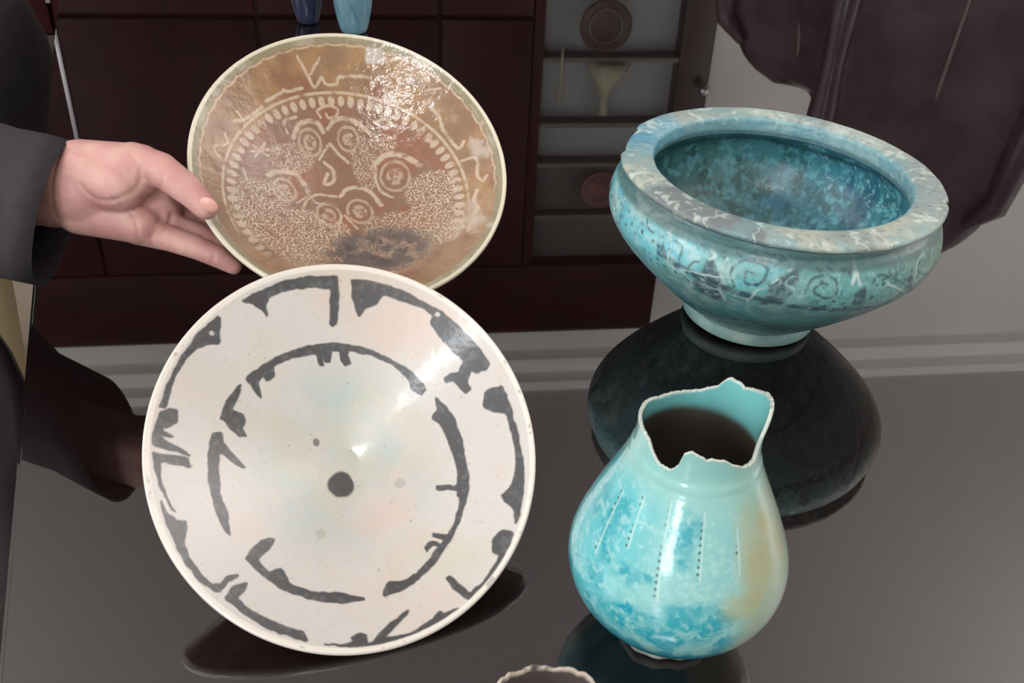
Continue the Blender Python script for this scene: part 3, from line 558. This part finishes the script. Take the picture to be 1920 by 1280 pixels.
C = mix(C, (100, 110, 112), arc(-2.62, -1.86)*.85)
C = mix(C, (178, 180, 164), arc(-3.1, -2.66)*.6)
C = mix(C, (168, 174, 158), arc(-1.74, -.75)*.75)
C = mix(C, (110, 128, 128), arc(-1.42, -1.2)*.6)
C = mix(C, (126, 142, 140), arc(-.62, .35)*.7)
C = mix(C, (170, 186, 176), arc(.5, 1.7)*.8)
C = mix(C, (122, 144, 146), arc(1.0, 1.25)*.7)
C = mix(C, (104, 160, 178), arc(2.3, 3.1)*.8)
C = mix(C, (84, 146, 166), arc(2.75, 2.92, .03)*.9)
C = mix(C, (84, 100, 106), ss(fbm(X, 300, 23, 4), .50, .72)*.45)
C = mix(C, (112, 150, 152), ss(fbm(X, 40, 43, 4), .48, .62)*.6)
C = mix(C, (196, 206, 196), ss(fbm(X, 160, 29, 3), .60, .72)*.6)
ck = np.zeros(len(X))
for a0 in (-2.75, -2.2, -1.9, -1.3, -1.12, -.42, .1, .45, .9, 1.45, 2.1, 2.45, 2.7, 3.05): ck = np.maximum(ck, ss(-np.abs(az-a0+.06*(fbm(X, 120, 5, 3)-.5)*3), -.012, -.003))
C = mix(C, (196, 212, 206), ck*.6)
rr_ = np.hypot(X[:, 0], X[:, 1]); C = mix(C, (96, 158, 172), ss(-rr_, -.0905, -.0875)*.55)
C = mix(C, (70, 96, 100), ss(-X[:, 2], -.1085, -.107)*.7)
M_RIM = mat('worn_rim', (150, 160, 150), .5, bump=(240, .8, .0014), vcol=True, coat=.15, coat_rough=.3)
o = grid_mesh('rim', P, C, M_RIM, tq, cap0=False, cap1=False)
lathe('foot_ring', [(.036, .011), (.0385, .0006), (.0455, 0), (.0483, .0022), (.0478, .006), (.0462, .012)], mat('pale_worn_glaze', (150, 176, 168), .5, noise=(50, (110, 150, 150), 4), bump=(200, .5, .001)), tq, ring=True)
# jug ----------------------------------------------------------------
D = JUG; N = 900
RIM = [(-180, .129), (-169, .129), (-153.5, .128), (-145.5, .124), (-135, .1205), (-122.5, .1205), (-116.5, .1243), (-115, .1275), (-113, .1310), (-106.5, .133), (-92.5, .130), (-85, .1303), (-74.5, .1292), (-66, .1262), (-54, .123), (-46, .1225), (-37, .1228), (-34, .126), (-31, .1330), (-26, .1372), (-17, .1440), (-2, .1440), (11, .1425), (24.5, .1395), (39, .137), (48, .138), (56, .1378), (62, .135), (67, .1315), (85.5, .127), (110, .126), (126, .126), (146, .1285), (160, .1285), (170, .1292), (180, .129)]
t = np.linspace(0, 2*PI, N, endpoint=False); td = (np.degrees(t)+180) % 360-180
ztop = np.interp(td, [a for a, b_ in RIM], [b_ for a, b_ in RIM])+(fbm(np.c_[np.cos(t), np.sin(t), t*0], 22, 4, 3)-.5)*.0014
flare = 1+.045*ss(np.cos(np.radians(td+12)), .6, 1)
th = .0016
Ko, Ki = 330, 90; so = np.linspace(0, 1, Ko); rows = []
zb = .006
for s in so:
    zz = zb+(ztop-zb)*s; rr = jug_radius(zz)*(1+(flare-1)*ss(zz, .126, .142))
    rr = rr*(1+.006*np.cos(2*t+1))
    rr = rr+.00022*ss(-np.abs(zz-.1145), -.003, -.0005)
    rows.append(np.c_[rr*np.cos(t), rr*np.sin(t), zz])
e = rows[-1]; rows.append(np.c_[e[:, 0]*(1-th*.5/.027), e[:, 1]*(1-th*.5/.027), e[:, 2]+.0004])
for s in np.linspace(1, 0, Ki):
    zz = zb+.003+(ztop-zb-.003)*s; rr = jug_radius(zz)*(1+(flare-1)*ss(zz, .126, .142))-th-.0012*ss(-zz, -.105, -.07)
    rows.append(np.c_[rr*np.cos(t), rr*np.sin(t), zz])
rows.append(np.c_[.003*np.cos(t), .003*np.sin(t), t*0+zb+.002])
rows.insert(0, np.c_[.003*np.cos(t), .003*np.sin(t), t*0+zb-.001])
P = np.stack(rows); X = P.reshape(-1, 3); n = len(X); az = np.arctan2(X[:, 1], X[:, 0]); z = X[:, 2]
isout = np.repeat(np.arange(len(rows)) <= Ko, N)
V = X.copy(); V[:, 2] *= .5
C = np.tile(lin((138, 200, 198)), (n, 1))
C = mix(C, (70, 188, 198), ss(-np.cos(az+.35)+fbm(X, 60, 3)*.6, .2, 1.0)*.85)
vv = np.zeros(n); tn = np.zeros(n); wob = (np.c_[fbm(X, 120, 5, 3), fbm(X, 120, 8, 3)]-.5)
def spot(a0, z0, a, b_): return np.hypot((((az-a0+PI) % (2*PI))-PI+wob[:, 0]*.25)*.045/a, (z-z0+wob[:, 1]*.009)/b_)
for a0, z0, a, b_ in JUG_VIVID: vv = np.maximum(vv, 1-ss(spot(a0, z0, a*1.25, b_*1.2), .6, 1.15))
C = mix(C, (0, 160, 174), vv*.9*(.55+.45*ss(fbm(X, 200, 6, 3), .35, .6)))
low = ss(-(z+.10*wob[:, 1]), -.045, -.030)*ss(-(az+.02*0), 1.05, 1.30)
C = mix(C, (0, 158, 178), low*.9)
C = mix(C, (176, 222, 216), ss(fbm(X, 420, 31, 4), .42, .8)*.6*ss(z, .03, .05))
for a0, z0, a, b_ in JUG_TAN: tn = np.maximum(tn, 1-ss(spot(a0, z0, a*1.2, b_*1.1), .3, 1.3))
C = mix(C, (170, 182, 150), ss(az, -1.25, -.95)*ss(-az, -1.8, -1.4)*.75)
C = mix(C, (178, 172, 122), tn*.6)
C = mix(C, (150, 204, 196), ss(z, .098, .112)*.8)
for p in JUG_PIERCED:
    (a0, z0), (a1, z1) = p; L = z0-z1; f = (z0-z)/L; dx = (az-(a0+(a1-a0)*f))*.045
    on_ = (f > 0) & (f < 1)
    C = mix(C, (196, 226, 220), on_*ss(-np.abs(dx-.0012), -.0010, -.0003)*.55)
    dots = np.hypot(dx, (((z0-z)/.0030) % 1-.5)*.0030)
    C = mix(C, (44, 84, 88), on_*(1-ss(dots, .00045, .0009))*.85*ss(fbm(X, 90, 3, 2), .3, .5))
C = mix(C, (196, 204, 192), ss(z-np.tile(ztop, len(rows)), -.0009, -.0002)*.8)
zt = np.tile(ztop, len(rows))
Ci = np.tile(lin((120, 196, 194)), (n, 1)); Ci = mix(Ci, (92, 84, 76), ss(-z, -.121, -.114)); Ci = mix(Ci, (190, 186, 172), ss(z-zt, -.0008, -.0002)*.8)  # inside darkens below the neck: shadow put into the colour
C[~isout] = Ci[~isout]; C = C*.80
M_JG = mat('turquoise_jug_glaze', (110, 200, 200), .28, coat_rough=.10, bump=(120, .3, .0008), coat=1, vcol=True)
jug = build(D, 'broken_jug', 'small pear-shaped turquoise jug with a broken, jagged neck', 'jug')
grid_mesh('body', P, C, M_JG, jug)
b = bmesh.new(); prof = [(.017, .007), (.018, .0005), (.0220, 0), (.0240, .0012), (.0243, .0045), (.0225, .0085)]
nn = 80; rings = []
for r, zz in prof:
    rings.append([b.verts.new((r*(1+.03*math.sin(5*a)+.02*math.sin(13*a))*math.cos(a), r*(1+.03*math.sin(5*a)+.02*math.sin(13*a))*math.sin(a), zz)) for a in [i*2*PI/nn for i in range(nn)]])
for r0, r1 in zip(rings, rings[1:]):
    for i in range(nn): b.faces.new((r0[i], r0[(i+1) % nn], r1[(i+1) % nn], r1[i]))

for i in range(nn): b.faces.new((rings[-1][i], rings[-1][(i+1) % nn], rings[0][(i+1) % nn], rings[0][i]))
obj('foot_ring', b, mat('worn_foot', (170, 176, 168), .6, noise=(90, (120, 130, 128), 4)), jug)
# grey sherd bowl peeping in at the near edge ------------------------
p0 = on(1030, 1352, .036); M_GS = mat('grey_sherd', (120, 112, 104), .5, noise=(60, (84, 78, 74), 4))
sh = thing('broken_bowl', (p0.x, p0.y, .0006), 'grey-brown broken bowl with a ragged rim, cut off by the near edge of the picture', 'bowl')
nn = 160; a_ = np.linspace(0, 2*PI, nn, endpoint=False); jag = (fbm(np.c_[np.cos(a_), np.sin(a_), a_*0], 5, 8, 4)-.5)*.010
prof = [(.004, .001), (.013, 0), (.014, .002), (.021, .012), (.027, .024), (.029, .036), (.0275, .0362), (.0255, .025), (.019, .013), (.004, .006)]
prof = np.array(prof); sN = np.r_[0, np.cumsum(np.hypot(*np.diff(prof, axis=0).T))]; uu = np.linspace(0, sN[-1], 130); prof = np.stack([np.interp(uu, sN, prof[:, 0]), np.interp(uu, sN, prof[:, 1])], 1)
rows = [np.c_[r*np.cos(a_), r*np.sin(a_), zz+jag*(zz/.036)**3] for r, zz in prof]
X = np.stack(rows).reshape(-1, 3); C = mix(np.tile(lin((70, 62, 58)), (len(X), 1)), (168, 156, 142), ss(X[:, 2]-np.tile(jag, len(rows))*(X[:, 2]/.036)**3, .0335, .0352)*ss(fbm(X, 200, 3, 3), .25, .5))
grid_mesh('body', np.stack(rows), C, mat('sherd_glaze', (90, 80, 70), .45, vcol=True), sh)

# ------------------------------------------------------------------ two cups at the back, built in place of blue reflections
def cup(name, px, py, w_px, label, c1, c2, marks):
    g = on(px, py, 0); d = (Vector(g)-Vector((0, 0, CAM_H))).length; r = w_px/2/F_PX*d
    t_ = thing(name, g, label, 'cup', rz=.3)
    nn = 96; a = np.linspace(0, 2*PI, nn, endpoint=False)
    prof = [(.1, .001), (.46, 0), (.58, .05), (.66, .22), (.76, .6), (.88, 1.2), (.98, 2.0), (1.06, 2.9), (1.03, 2.92), (.94, 2.0), (.84, 1.2), (.6, .3), (.05, .2)]
    pk = np.array(prof)*r; sN = np.r_[0, np.cumsum(np.hypot(*np.diff(pk, axis=0).T))]; uu = np.linspace(0, sN[-1], 120)
    pk = np.stack([np.interp(uu, sN, pk[:, 0]), np.interp(uu, sN, pk[:, 1])], 1)
    Pg = polar_grid(pk, nn); Xc = Pg.reshape(-1, 3); C_ = mix(np.tile(lin(c1), (len(Xc), 1)), c2, ss(fbm(Xc, 60, 3, 3), .45, .65)*.6)
    az_ = np.arctan2(Xc[:, 1], Xc[:, 0]); Yc = np.c_[az_, Xc[:, 2]/r]
    if marks:
        for a0 in (-2.6, -1.7, -.8, .2, 1.2, 2.2):
            C_ = mix(C_, (40, 110, 124), line_mask(Yc, [(a0-.35, 2.3), (a0-.1, 1.5), (a0+.25, .7), (a0+.4, .3)], .03, .03)*.8)
            C_ = mix(C_, (40, 110, 124), line_mask(Yc, [(a0-.2, 1.9), (a0, 2.1), (a0+.1, 1.8), (a0+.3, 2.1)], .03, .03)*.8)
    o = grid_mesh('body', Pg, C_, mat(name+'_glaze', c1, .3, vcol=True, coat=.3), t_)
    tube('rim_line', [(1.048*r*math.cos(x), 1.048*r*math.sin(x), 2.91*r) for x in np.linspace(0, 2*PI, 40)], .0008, mat(name+'_line', (40, 90, 110), .3), t_, 6)
cup('reflection_cup_pale', 664, 60, 74, 'pale blue tapered cup with teal brush marks, in place of a blue reflection behind the amber bowl', (112, 150, 164), (92, 134, 150), True)
cup('reflection_cup_dark', 578, 42, 60, 'dark slate-blue tapered cup in place of a reflection, next to the pale blue one', (44, 50, 74), (36, 40, 60), False)

# ------------------------------------------------------------------ leather chairs
def chair(loc, rz, label, m, tilt=.12, back_h=.62, round_=.55):
    t_ = thing('leather_chair', loc, label, 'chair', 'leather chairs round the table', rz)
    # front is -y; z 0 = floor
    b = bmesh.new(); bm_box(b, (0, 0, .46), (.50, .50, .11), .045, 5); obj('seat', b, m, t_)
    # backrest: curved pad with a rounded head
    b = bmesh.new(); nx, nz = 18, 44; F_, Bk = [], []
    for k_ in range(nz+1):
        v = k_/nz; row = []; rb_ = []
        for i in range(nx+1):
            u = i/nx*2-1
            w = .25*(1-.10*v)*(1-round_+round_*math.sqrt(max(0, 1-(max(0, v-.78)/.22)**2))); zz = .47+back_h*v
            x = u*w; y = .24+tilt*v*.9+.035*v*v-.04*u*u
            th_ = .045*(1-abs(u)**4)**.5*(1-max(0, (v-.9)/.1)**2*.85)*(1-max(0, (.06-v)/.06)*.6)+.006
            th_ *= 1+.12*math.cos(v*PI*6)
            row.append(b.verts.new((x, y-th_, zz))); rb_.append(b.verts.new((x, y+th_*.7, zz)))
        F_.append(row); Bk.append(rb_)
    for k_ in range(nz):
        for i in range(nx):
            b.faces.new((F_[k_][i], F_[k_][i+1], F_[k_+1][i+1], F_[k_+1][i])); b.faces.new((Bk[k_][i+1], Bk[k_][i], Bk[k_+1][i], Bk[k_+1][i+1]))
        b.faces.new((F_[k_][0], F_[k_+1][0], Bk[k_+1][0], Bk[k_][0])); b.faces.new((F_[k_][nx], Bk[k_][nx], Bk[k_+1][nx], F_[k_+1][nx]))
    for i in range(nx):
        b.faces.new((F_[0][i+1], F_[0][i], Bk[0][i], Bk[0][i+1])); b.faces.new((F_[nz][i], F_[nz][i+1], Bk[nz][i+1], Bk[nz][i]))
    obj('backrest', b, m, t_)
    tube('seam', [(.02-.01*k_/10, .24+tilt*(k_/10)*.9+.035*(k_/10)**2-.052, .50+back_h*.9*k_/10) for k_ in range(11)], .005, M_PIPING, t_, 6)
    for s in (-1, 1):
        if back_h > .5: tube('side_bolster', [(s*.235*(1-.10*k_/14)*(1-(.25 if k_ == 14 else 0)), .195+tilt*(k_/14)*.9*.88+.035*(k_/14*.88)**2-.03, .49+back_h*.86*k_/14) for k_ in range(15)], [.012]+[.030+.004*math.cos(k_*1.3) for k_ in range(13)]+[.010], m, t_, 14)
        a = tube('armrest', [(s*.29, .22, .46), (s*.31, .20, .53), (s*.31, .10, .56), (s*.31, -.12, .56), (s*.30, -.18, .51), (s*.28, -.12, .43)], [.022, .026, .032, .034, .026, .022], m, t_)
    tube('gas_post', [(0, 0, .10), (0, 0, .42)], .028, M_CHROME, t_, 16)
    for k_ in range(5):
        a = k_*2*PI/5; lg = tube('base_leg', [(0, 0, .12), (.16*math.cos(a), .16*math.sin(a), .10), (.30*math.cos(a), .30*math.sin(a), .075)], [.03, .022, .015], M_CHROME, t_, 8)
        b = bmesh.new(); cx_, cy_ = .30*math.cos(a), .30*math.sin(a)
        for sgn in (-1, 1): bm_tube(b, [(cx_-sgn*.006*math.sin(a), cy_+sgn*.006*math.cos(a), .029), (cx_-sgn*.022*math.sin(a), cy_+sgn*.022*math.cos(a), .029)], .028, 14)
        bm_tube(b, [(cx_, cy_, .03), (cx_, cy_, .075)], .008, 8)
        obj('caster', b, M_PLASTIC, lg)
    return t_
c1 = chair((.715, 1.585, FLOOR_Z), -.16, 'dark brown leather office chair at the far side, nearest the right', M_BROWNL, back_h=.90, round_=.62)
c1.scale = (.86, 1, 1)
chair((.42, 2.36, FLOOR_Z), -.95, 'dark brown leather office chair beside the glazed cabinet bay', M_BROWNL, back_h=.78, round_=.7)
# black chair at the near left of the table: its padded top edge shows below the table's level
bc = chair((-.652, .278, FLOOR_Z), -1.215, 'black leather chair with its back against the left edge of the table, below the sleeve', M_BLACKL, back_h=.235, round_=.06)
bc.scale = (1.36, 1, 1)

# ------------------------------------------------------------------ the person
M_JACKET = mat('dark_plum_cloth', (38, 32, 36), .85, bump=(900, .5, .0005), noise=(160, (31, 26, 30), 2))
M_TROUSER = mat('beige_cloth', (196, 178, 142), .8, bump=(700, .4, .0005))
M_SKIN = mat('skin', (194, 152, 142), .5, noise=(55, (180, 130, 124), 4), bump=(260, .35, .0008), sss=.15)
M_NAIL = mat('nail', (216, 160, 150), .3)
M_HAIR = mat('black_hair', (18, 15, 14), .45, bump=(300, .6, .001))
M_SHOE = mat('dark_shoe', (24, 20, 19), .35)
PB = Vector((-.93, 1.42, FLOOR_Z))
person = thing('person', PB, 'person in a dark plum jacket and beige trousers, reaching in to hold the amber bowl', 'person')
def cap(b, p, q_, r0, r1, n=20, steps=6):
    """tapered limb with rounded ends"""
    p, q_ = Vector(p), Vector(q_); d = (q_-p); L = d.length; d.normalize(); pts = []; rs = []
    for i in range(5): a = PI/2*(1-i/5); pts.append(p-d*r0*math.sin(a)); rs.append(max(r0*math.cos(a), 1e-4))
    for i in range(steps+1): f = i/steps; pts.append(p.lerp(q_, f)); rs.append(r0+(r1-r0)*f)
    for i in range(1, 6): a = PI/2*i/5; pts.append(q_+d*r1*math.sin(a)); rs.append(max(r1*math.cos(a), 1e-4))
    bm_tube(b, pts, rs, n)
def ell(b, c, s, rot=None):
    g = bmesh.ops.create_uvsphere(b, u_segments=28, v_segments=18, radius=1)['verts']
    M = Matrix.Translation(Vector(c)) @ (rot.to_4x4() if rot else Matrix.Identity(4)) @ Matrix.Diagonal((*s, 1)); bmesh.ops.transform(b, matrix=M, verts=g)
o_ = PB
def L_(p): return Vector(p)-PB
# hand, wrist and forearm as one continuous skin, measured at the depth of the amber bowl's edge
b = bmesh.new()
HS = .85                # the hand is as near as the lifted bowl
def W(px, py, d): return L_(at(px, py, d*HS))
k1 = .745/F_PX
_cap, _ell = cap, ell
def cap(b, p, q_, r0, r1, n=20, steps=6): _cap(b, p, q_, r0*HS, r1*HS, n, steps)
def ell(b, c, s, rot=None): _ell(b, c, [x*HS for x in s], rot)
# forearm into the sleeve, wrist
cap(b, W(-120, 378, .80), W(80, 352, .767), .026, .028)
ell(b, W(120, 346, .762), (.034, .026, .031))
cap(b, W(95, 352, .765), W(160, 350, .758), .030, .031)
# palm: thenar, hypothenar, middle
cap(b, W(150, 315, .756), W(262, 318, .742), .0215, .0190)
cap(b, W(165, 335, .752), W(225, 345, .742), .0260, .0200)
cap(b, W(150, 390, .760), W(262, 420, .760), .0200, .0150)
cap(b, W(190, 375, .765), W(300, 385, .775), .0230, .0170)
cap(b, W(150, 340, .772), W(290, 340, .785), .0180, .0140)
cap(b, W(170, 370, .770), W(300, 410, .775), .0200, .0140)
# thumb over the front of the rim
cap(b, W(248, 308, .742), W(302, 318, .733), .0165, .0128)
cap(b, W(302, 318, .733), W(352, 355, .727), .0125, .0112)
cap(b, W(352, 355, .727), W(386, 390, .7255), .0112, .0086)
# four fingers under the bowl
for seq in (
    [(285, 345, .786, .0135), (345, 372, .800, .0108), (410, 385, .808, .0095), (455, 392, .812, .0080)],
    [(290, 380, .782, .0130), (345, 402, .792, .0105), (400, 425, .800, .0096), (445, 437, .803, .0080)],
    [(280, 410, .775, .0130), (335, 432, .778, .0112), (388, 449, .780, .0100), (428, 464, .780, .0082)],
    [(255, 428, .766, .0125), (318, 447, .764, .0100), (372, 465, .763, .0092), (410, 482, .765, .0085), (438, 499, .768, .0066)]):
    for s0, s1 in zip(seq, seq[1:]): cap(b, W(*s0[:3]), W(*s1[:3]), s0[3], s1[3], 14, 3)
hand = smoothed(b, .0013, person, 'hand', M_SKIN, 6)
# palm and knuckle creases pressed into the skin on the side that faces the room
me_ = hand.data; nv = len(me_.vertices); co = np.empty(nv*3, np.float32); me_.vertices.foreach_get('co', co); co = co.reshape(-1, 3).astype(float)
no = np.empty(nv*3, np.float32); me_.vertex_normals.foreach_get('vector', no); no = no.reshape(-1, 3).astype(float)
flat = np.c_[co@RT, co@UP]; face = ss(-(no@FW), .1, .5)
for pts_, w_, d_ in (([(180, 345), (200, 366), (232, 372), (262, 362), (285, 340), (293, 312)], .0014, .0010), ([(240, 372), (262, 400), (262, 440), (250, 458)], .0012, .0009),
                     ([(275, 462), (285, 432), (306, 408), (312, 385)], .0013, .0012), ([(268, 285), (286, 305), (292, 335)], .0010, .0008), ([(338, 330), (330, 352)], .0009, .0006),
                     ([(352, 452), (346, 470)], .0009, .0006), ([(400, 466), (394, 484)], .0009, .0006), ([(132, 285), (126, 330), (118, 400)], .0012, .0006), ([(300, 330), (330, 372), (385, 412)], .0010, .0008)):
    l2 = [(np.array(W(x-4, y+12, .75))@RT, np.array(W(x-4, y+12, .75))@UP) for x, y in pts_]
    dd_ = seg_dist(flat, curve(l2)); co -= no*(np.exp(-(dd_/w_)**2)*d_*face)[:, None]
me_.vertices.foreach_set('co', co.astype(np.float32).ravel()); me_.update()
b = bmesh.new(); ell(b, W(392, 384, .7165), (.0052, .0022, .0068), Matrix.Rotation(-.9, 3, 'Y')); obj('thumb_nail', b, M_NAIL, hand)
cap, ell = _cap, _ell
# sleeve: a wide cuff that hangs open round the wrist
b = bmesh.new(); nn = 48; rings = []
def loop(c, ax, r1, r2, wig=0):
    ax = Vector(ax).normalized(); uu = (Vector(UP)-ax*Vector(UP).dot(ax)).normalized(); vv_ = ax.cross(uu)
    return [b.verts.new(Vector(c)+uu*math.cos(a)*r1*(1+wig*math.sin(3*a+1))+vv_*math.sin(a)*r2*(1+wig*math.cos(4*a))) for a in [i*2*PI/nn for i in range(nn)]]
cuff_ax = (at(150, 372, .760)-at(40, 360, .77)).normalized()
pts = [(-420, 250, .90, .075, .07, .04), (-260, 305, .86, .070, .066, .03), (-120, 345, .82, .062, .058, .03), (0, 380, .79, .0585, .056, .02), (60, 392, .775, .0575, .056, .02), (108, 402, .764, .0560, .056, .01), (105, 402, .764, .0535, .053, .01), (40, 390, .778, .052, .050, .02), (-60, 360, .80, .046, .04, 0)]
sl = []
for i, (x, y, d, r1, r2, wg) in enumerate(pts):
    ax = cuff_ax if i > 2 else W(*pts[i+1][:3])-W(*pts[i][:3])
    if i > 2: ax = Vector(RT)-Vector(UP)*.24+Vector(FW)*.22
    sl.append(loop(W(x, y, d), ax, r1*HS, r2*HS, wg))
for r0, r1 in zip(sl, sl[1:]):
    for i in range(nn): b.faces.new((r0[i], r0[(i+1) % nn], r1[(i+1) % nn], r1[i]))
b.faces.new(sl[0][::-1])
obj('sleeve', b, M_JACKET, person)
# jacket body, upper arms
b = bmesh.new(); z0 = -FLOOR_Z
elb = W(-420, 250, .90)
shl = Vector((.10, -.13, 1.36)); shr = Vector((-.16, .20, 1.36))
cap(b, shl, elb, .066, .070); cap(b, shr, Vector((-.30, .30, 1.08)), .062, .05); cap(b, Vector((-.30, .30, 1.08)), Vector((-.20, .10, .92)), .05, .042)
rotP = Matrix.Rotation(-.9, 3, 'Z')
prof_ = np.array([(.50, .27, .21), (.62, .30, .23), (.75, .25, .19), (.88, .22, .165), (1.0, .19, .145), (1.12, .19, .135), (1.24, .20, .13), (1.36, .16, .10)])
for zz in np.arange(.50, 1.37, .035):
    ell(b, (-.01, .02, zz), (np.interp(zz, prof_[:, 0], prof_[:, 1]), np.interp(zz, prof_[:, 0], prof_[:, 2]), .07), rotP)
cap(b, shl, shr, .055, .055)
smoothed(b, .011, person, 'jacket', M_JACKET, 8)
b = bmesh.new()
for s in (-1, 1):
    hx = Vector((math.cos(-.9)*s*.09, math.sin(-.9)*s*.09, 0))
    cap(b, hx+Vector((0, 0, .70)), hx+Vector((.02, -.01, .40)), .105, .075); cap(b, hx+Vector((.02, -.01, .40)), hx+Vector((0, .01, .07)), .072, .055)
ell(b, (0, 0, .74), (.19, .14, .12), rotP)
smoothed(b, .011, person, 'trousers', M_TROUSER, 6)
for s in (-1, 1):
    b = bmesh.new(); hx = Vector((math.cos(-.9)*s*.09, math.sin(-.9)*s*.09, 0)); dr = Vector((.78, -.2, 0))
    ell(b, hx+Vector((.05, -.06, .045)), (.048, .13, .045), Matrix.Rotation(.75, 3, 'Z')); 
    for v in b.verts: v.co.z = max(v.co.z, .0)
    obj('shoe', b, M_SHOE, person)
b = bmesh.new(); cap(b, (-.03, .03, 1.36), (-.09, .06, 1.50), .052, .05); hd = Vector((-.10, .07, 1.60))
ell(b, hd, (.075, .092, .112), rotP); ell(b, hd+Vector((.02, -.03, -.06)), (.052, .06, .055), rotP)
fdir = Vector((.75, -.66, 0)); sd_ = Vector((.66, .75, 0))
cap(b, hd+fdir*.088+Vector((0, 0, .015)), hd+fdir*.108+Vector((0, 0, -.022)), .009, .014, 12, 3)
for s in (-1, 1): ell(b, hd+sd_*s*.078+Vector((0, 0, -.005)), (.014, .02, .03), rotP)
head = smoothed(b, .005, person, 'head', M_SKIN, 4)
for s in (-1, 1):
    b = bmesh.new(); ell(b, hd+fdir*.080+sd_*s*.032+Vector((0, 0, .012)), (.012, .012, .010)); obj('eye', b, M_HAIR, head)
b = bmesh.new(); ell(b, hd+fdir*.088+Vector((0, 0, -.052)), (.012, .024, .006), rotP); obj('mouth', b, mat('lips', (160, 90, 84), .5), head)
b = bmesh.new(); ell(b, hd-fdir*.016+Vector((0, 0, .026)), (.084, .098, .104), rotP); obj('hair', b, M_HAIR, person)
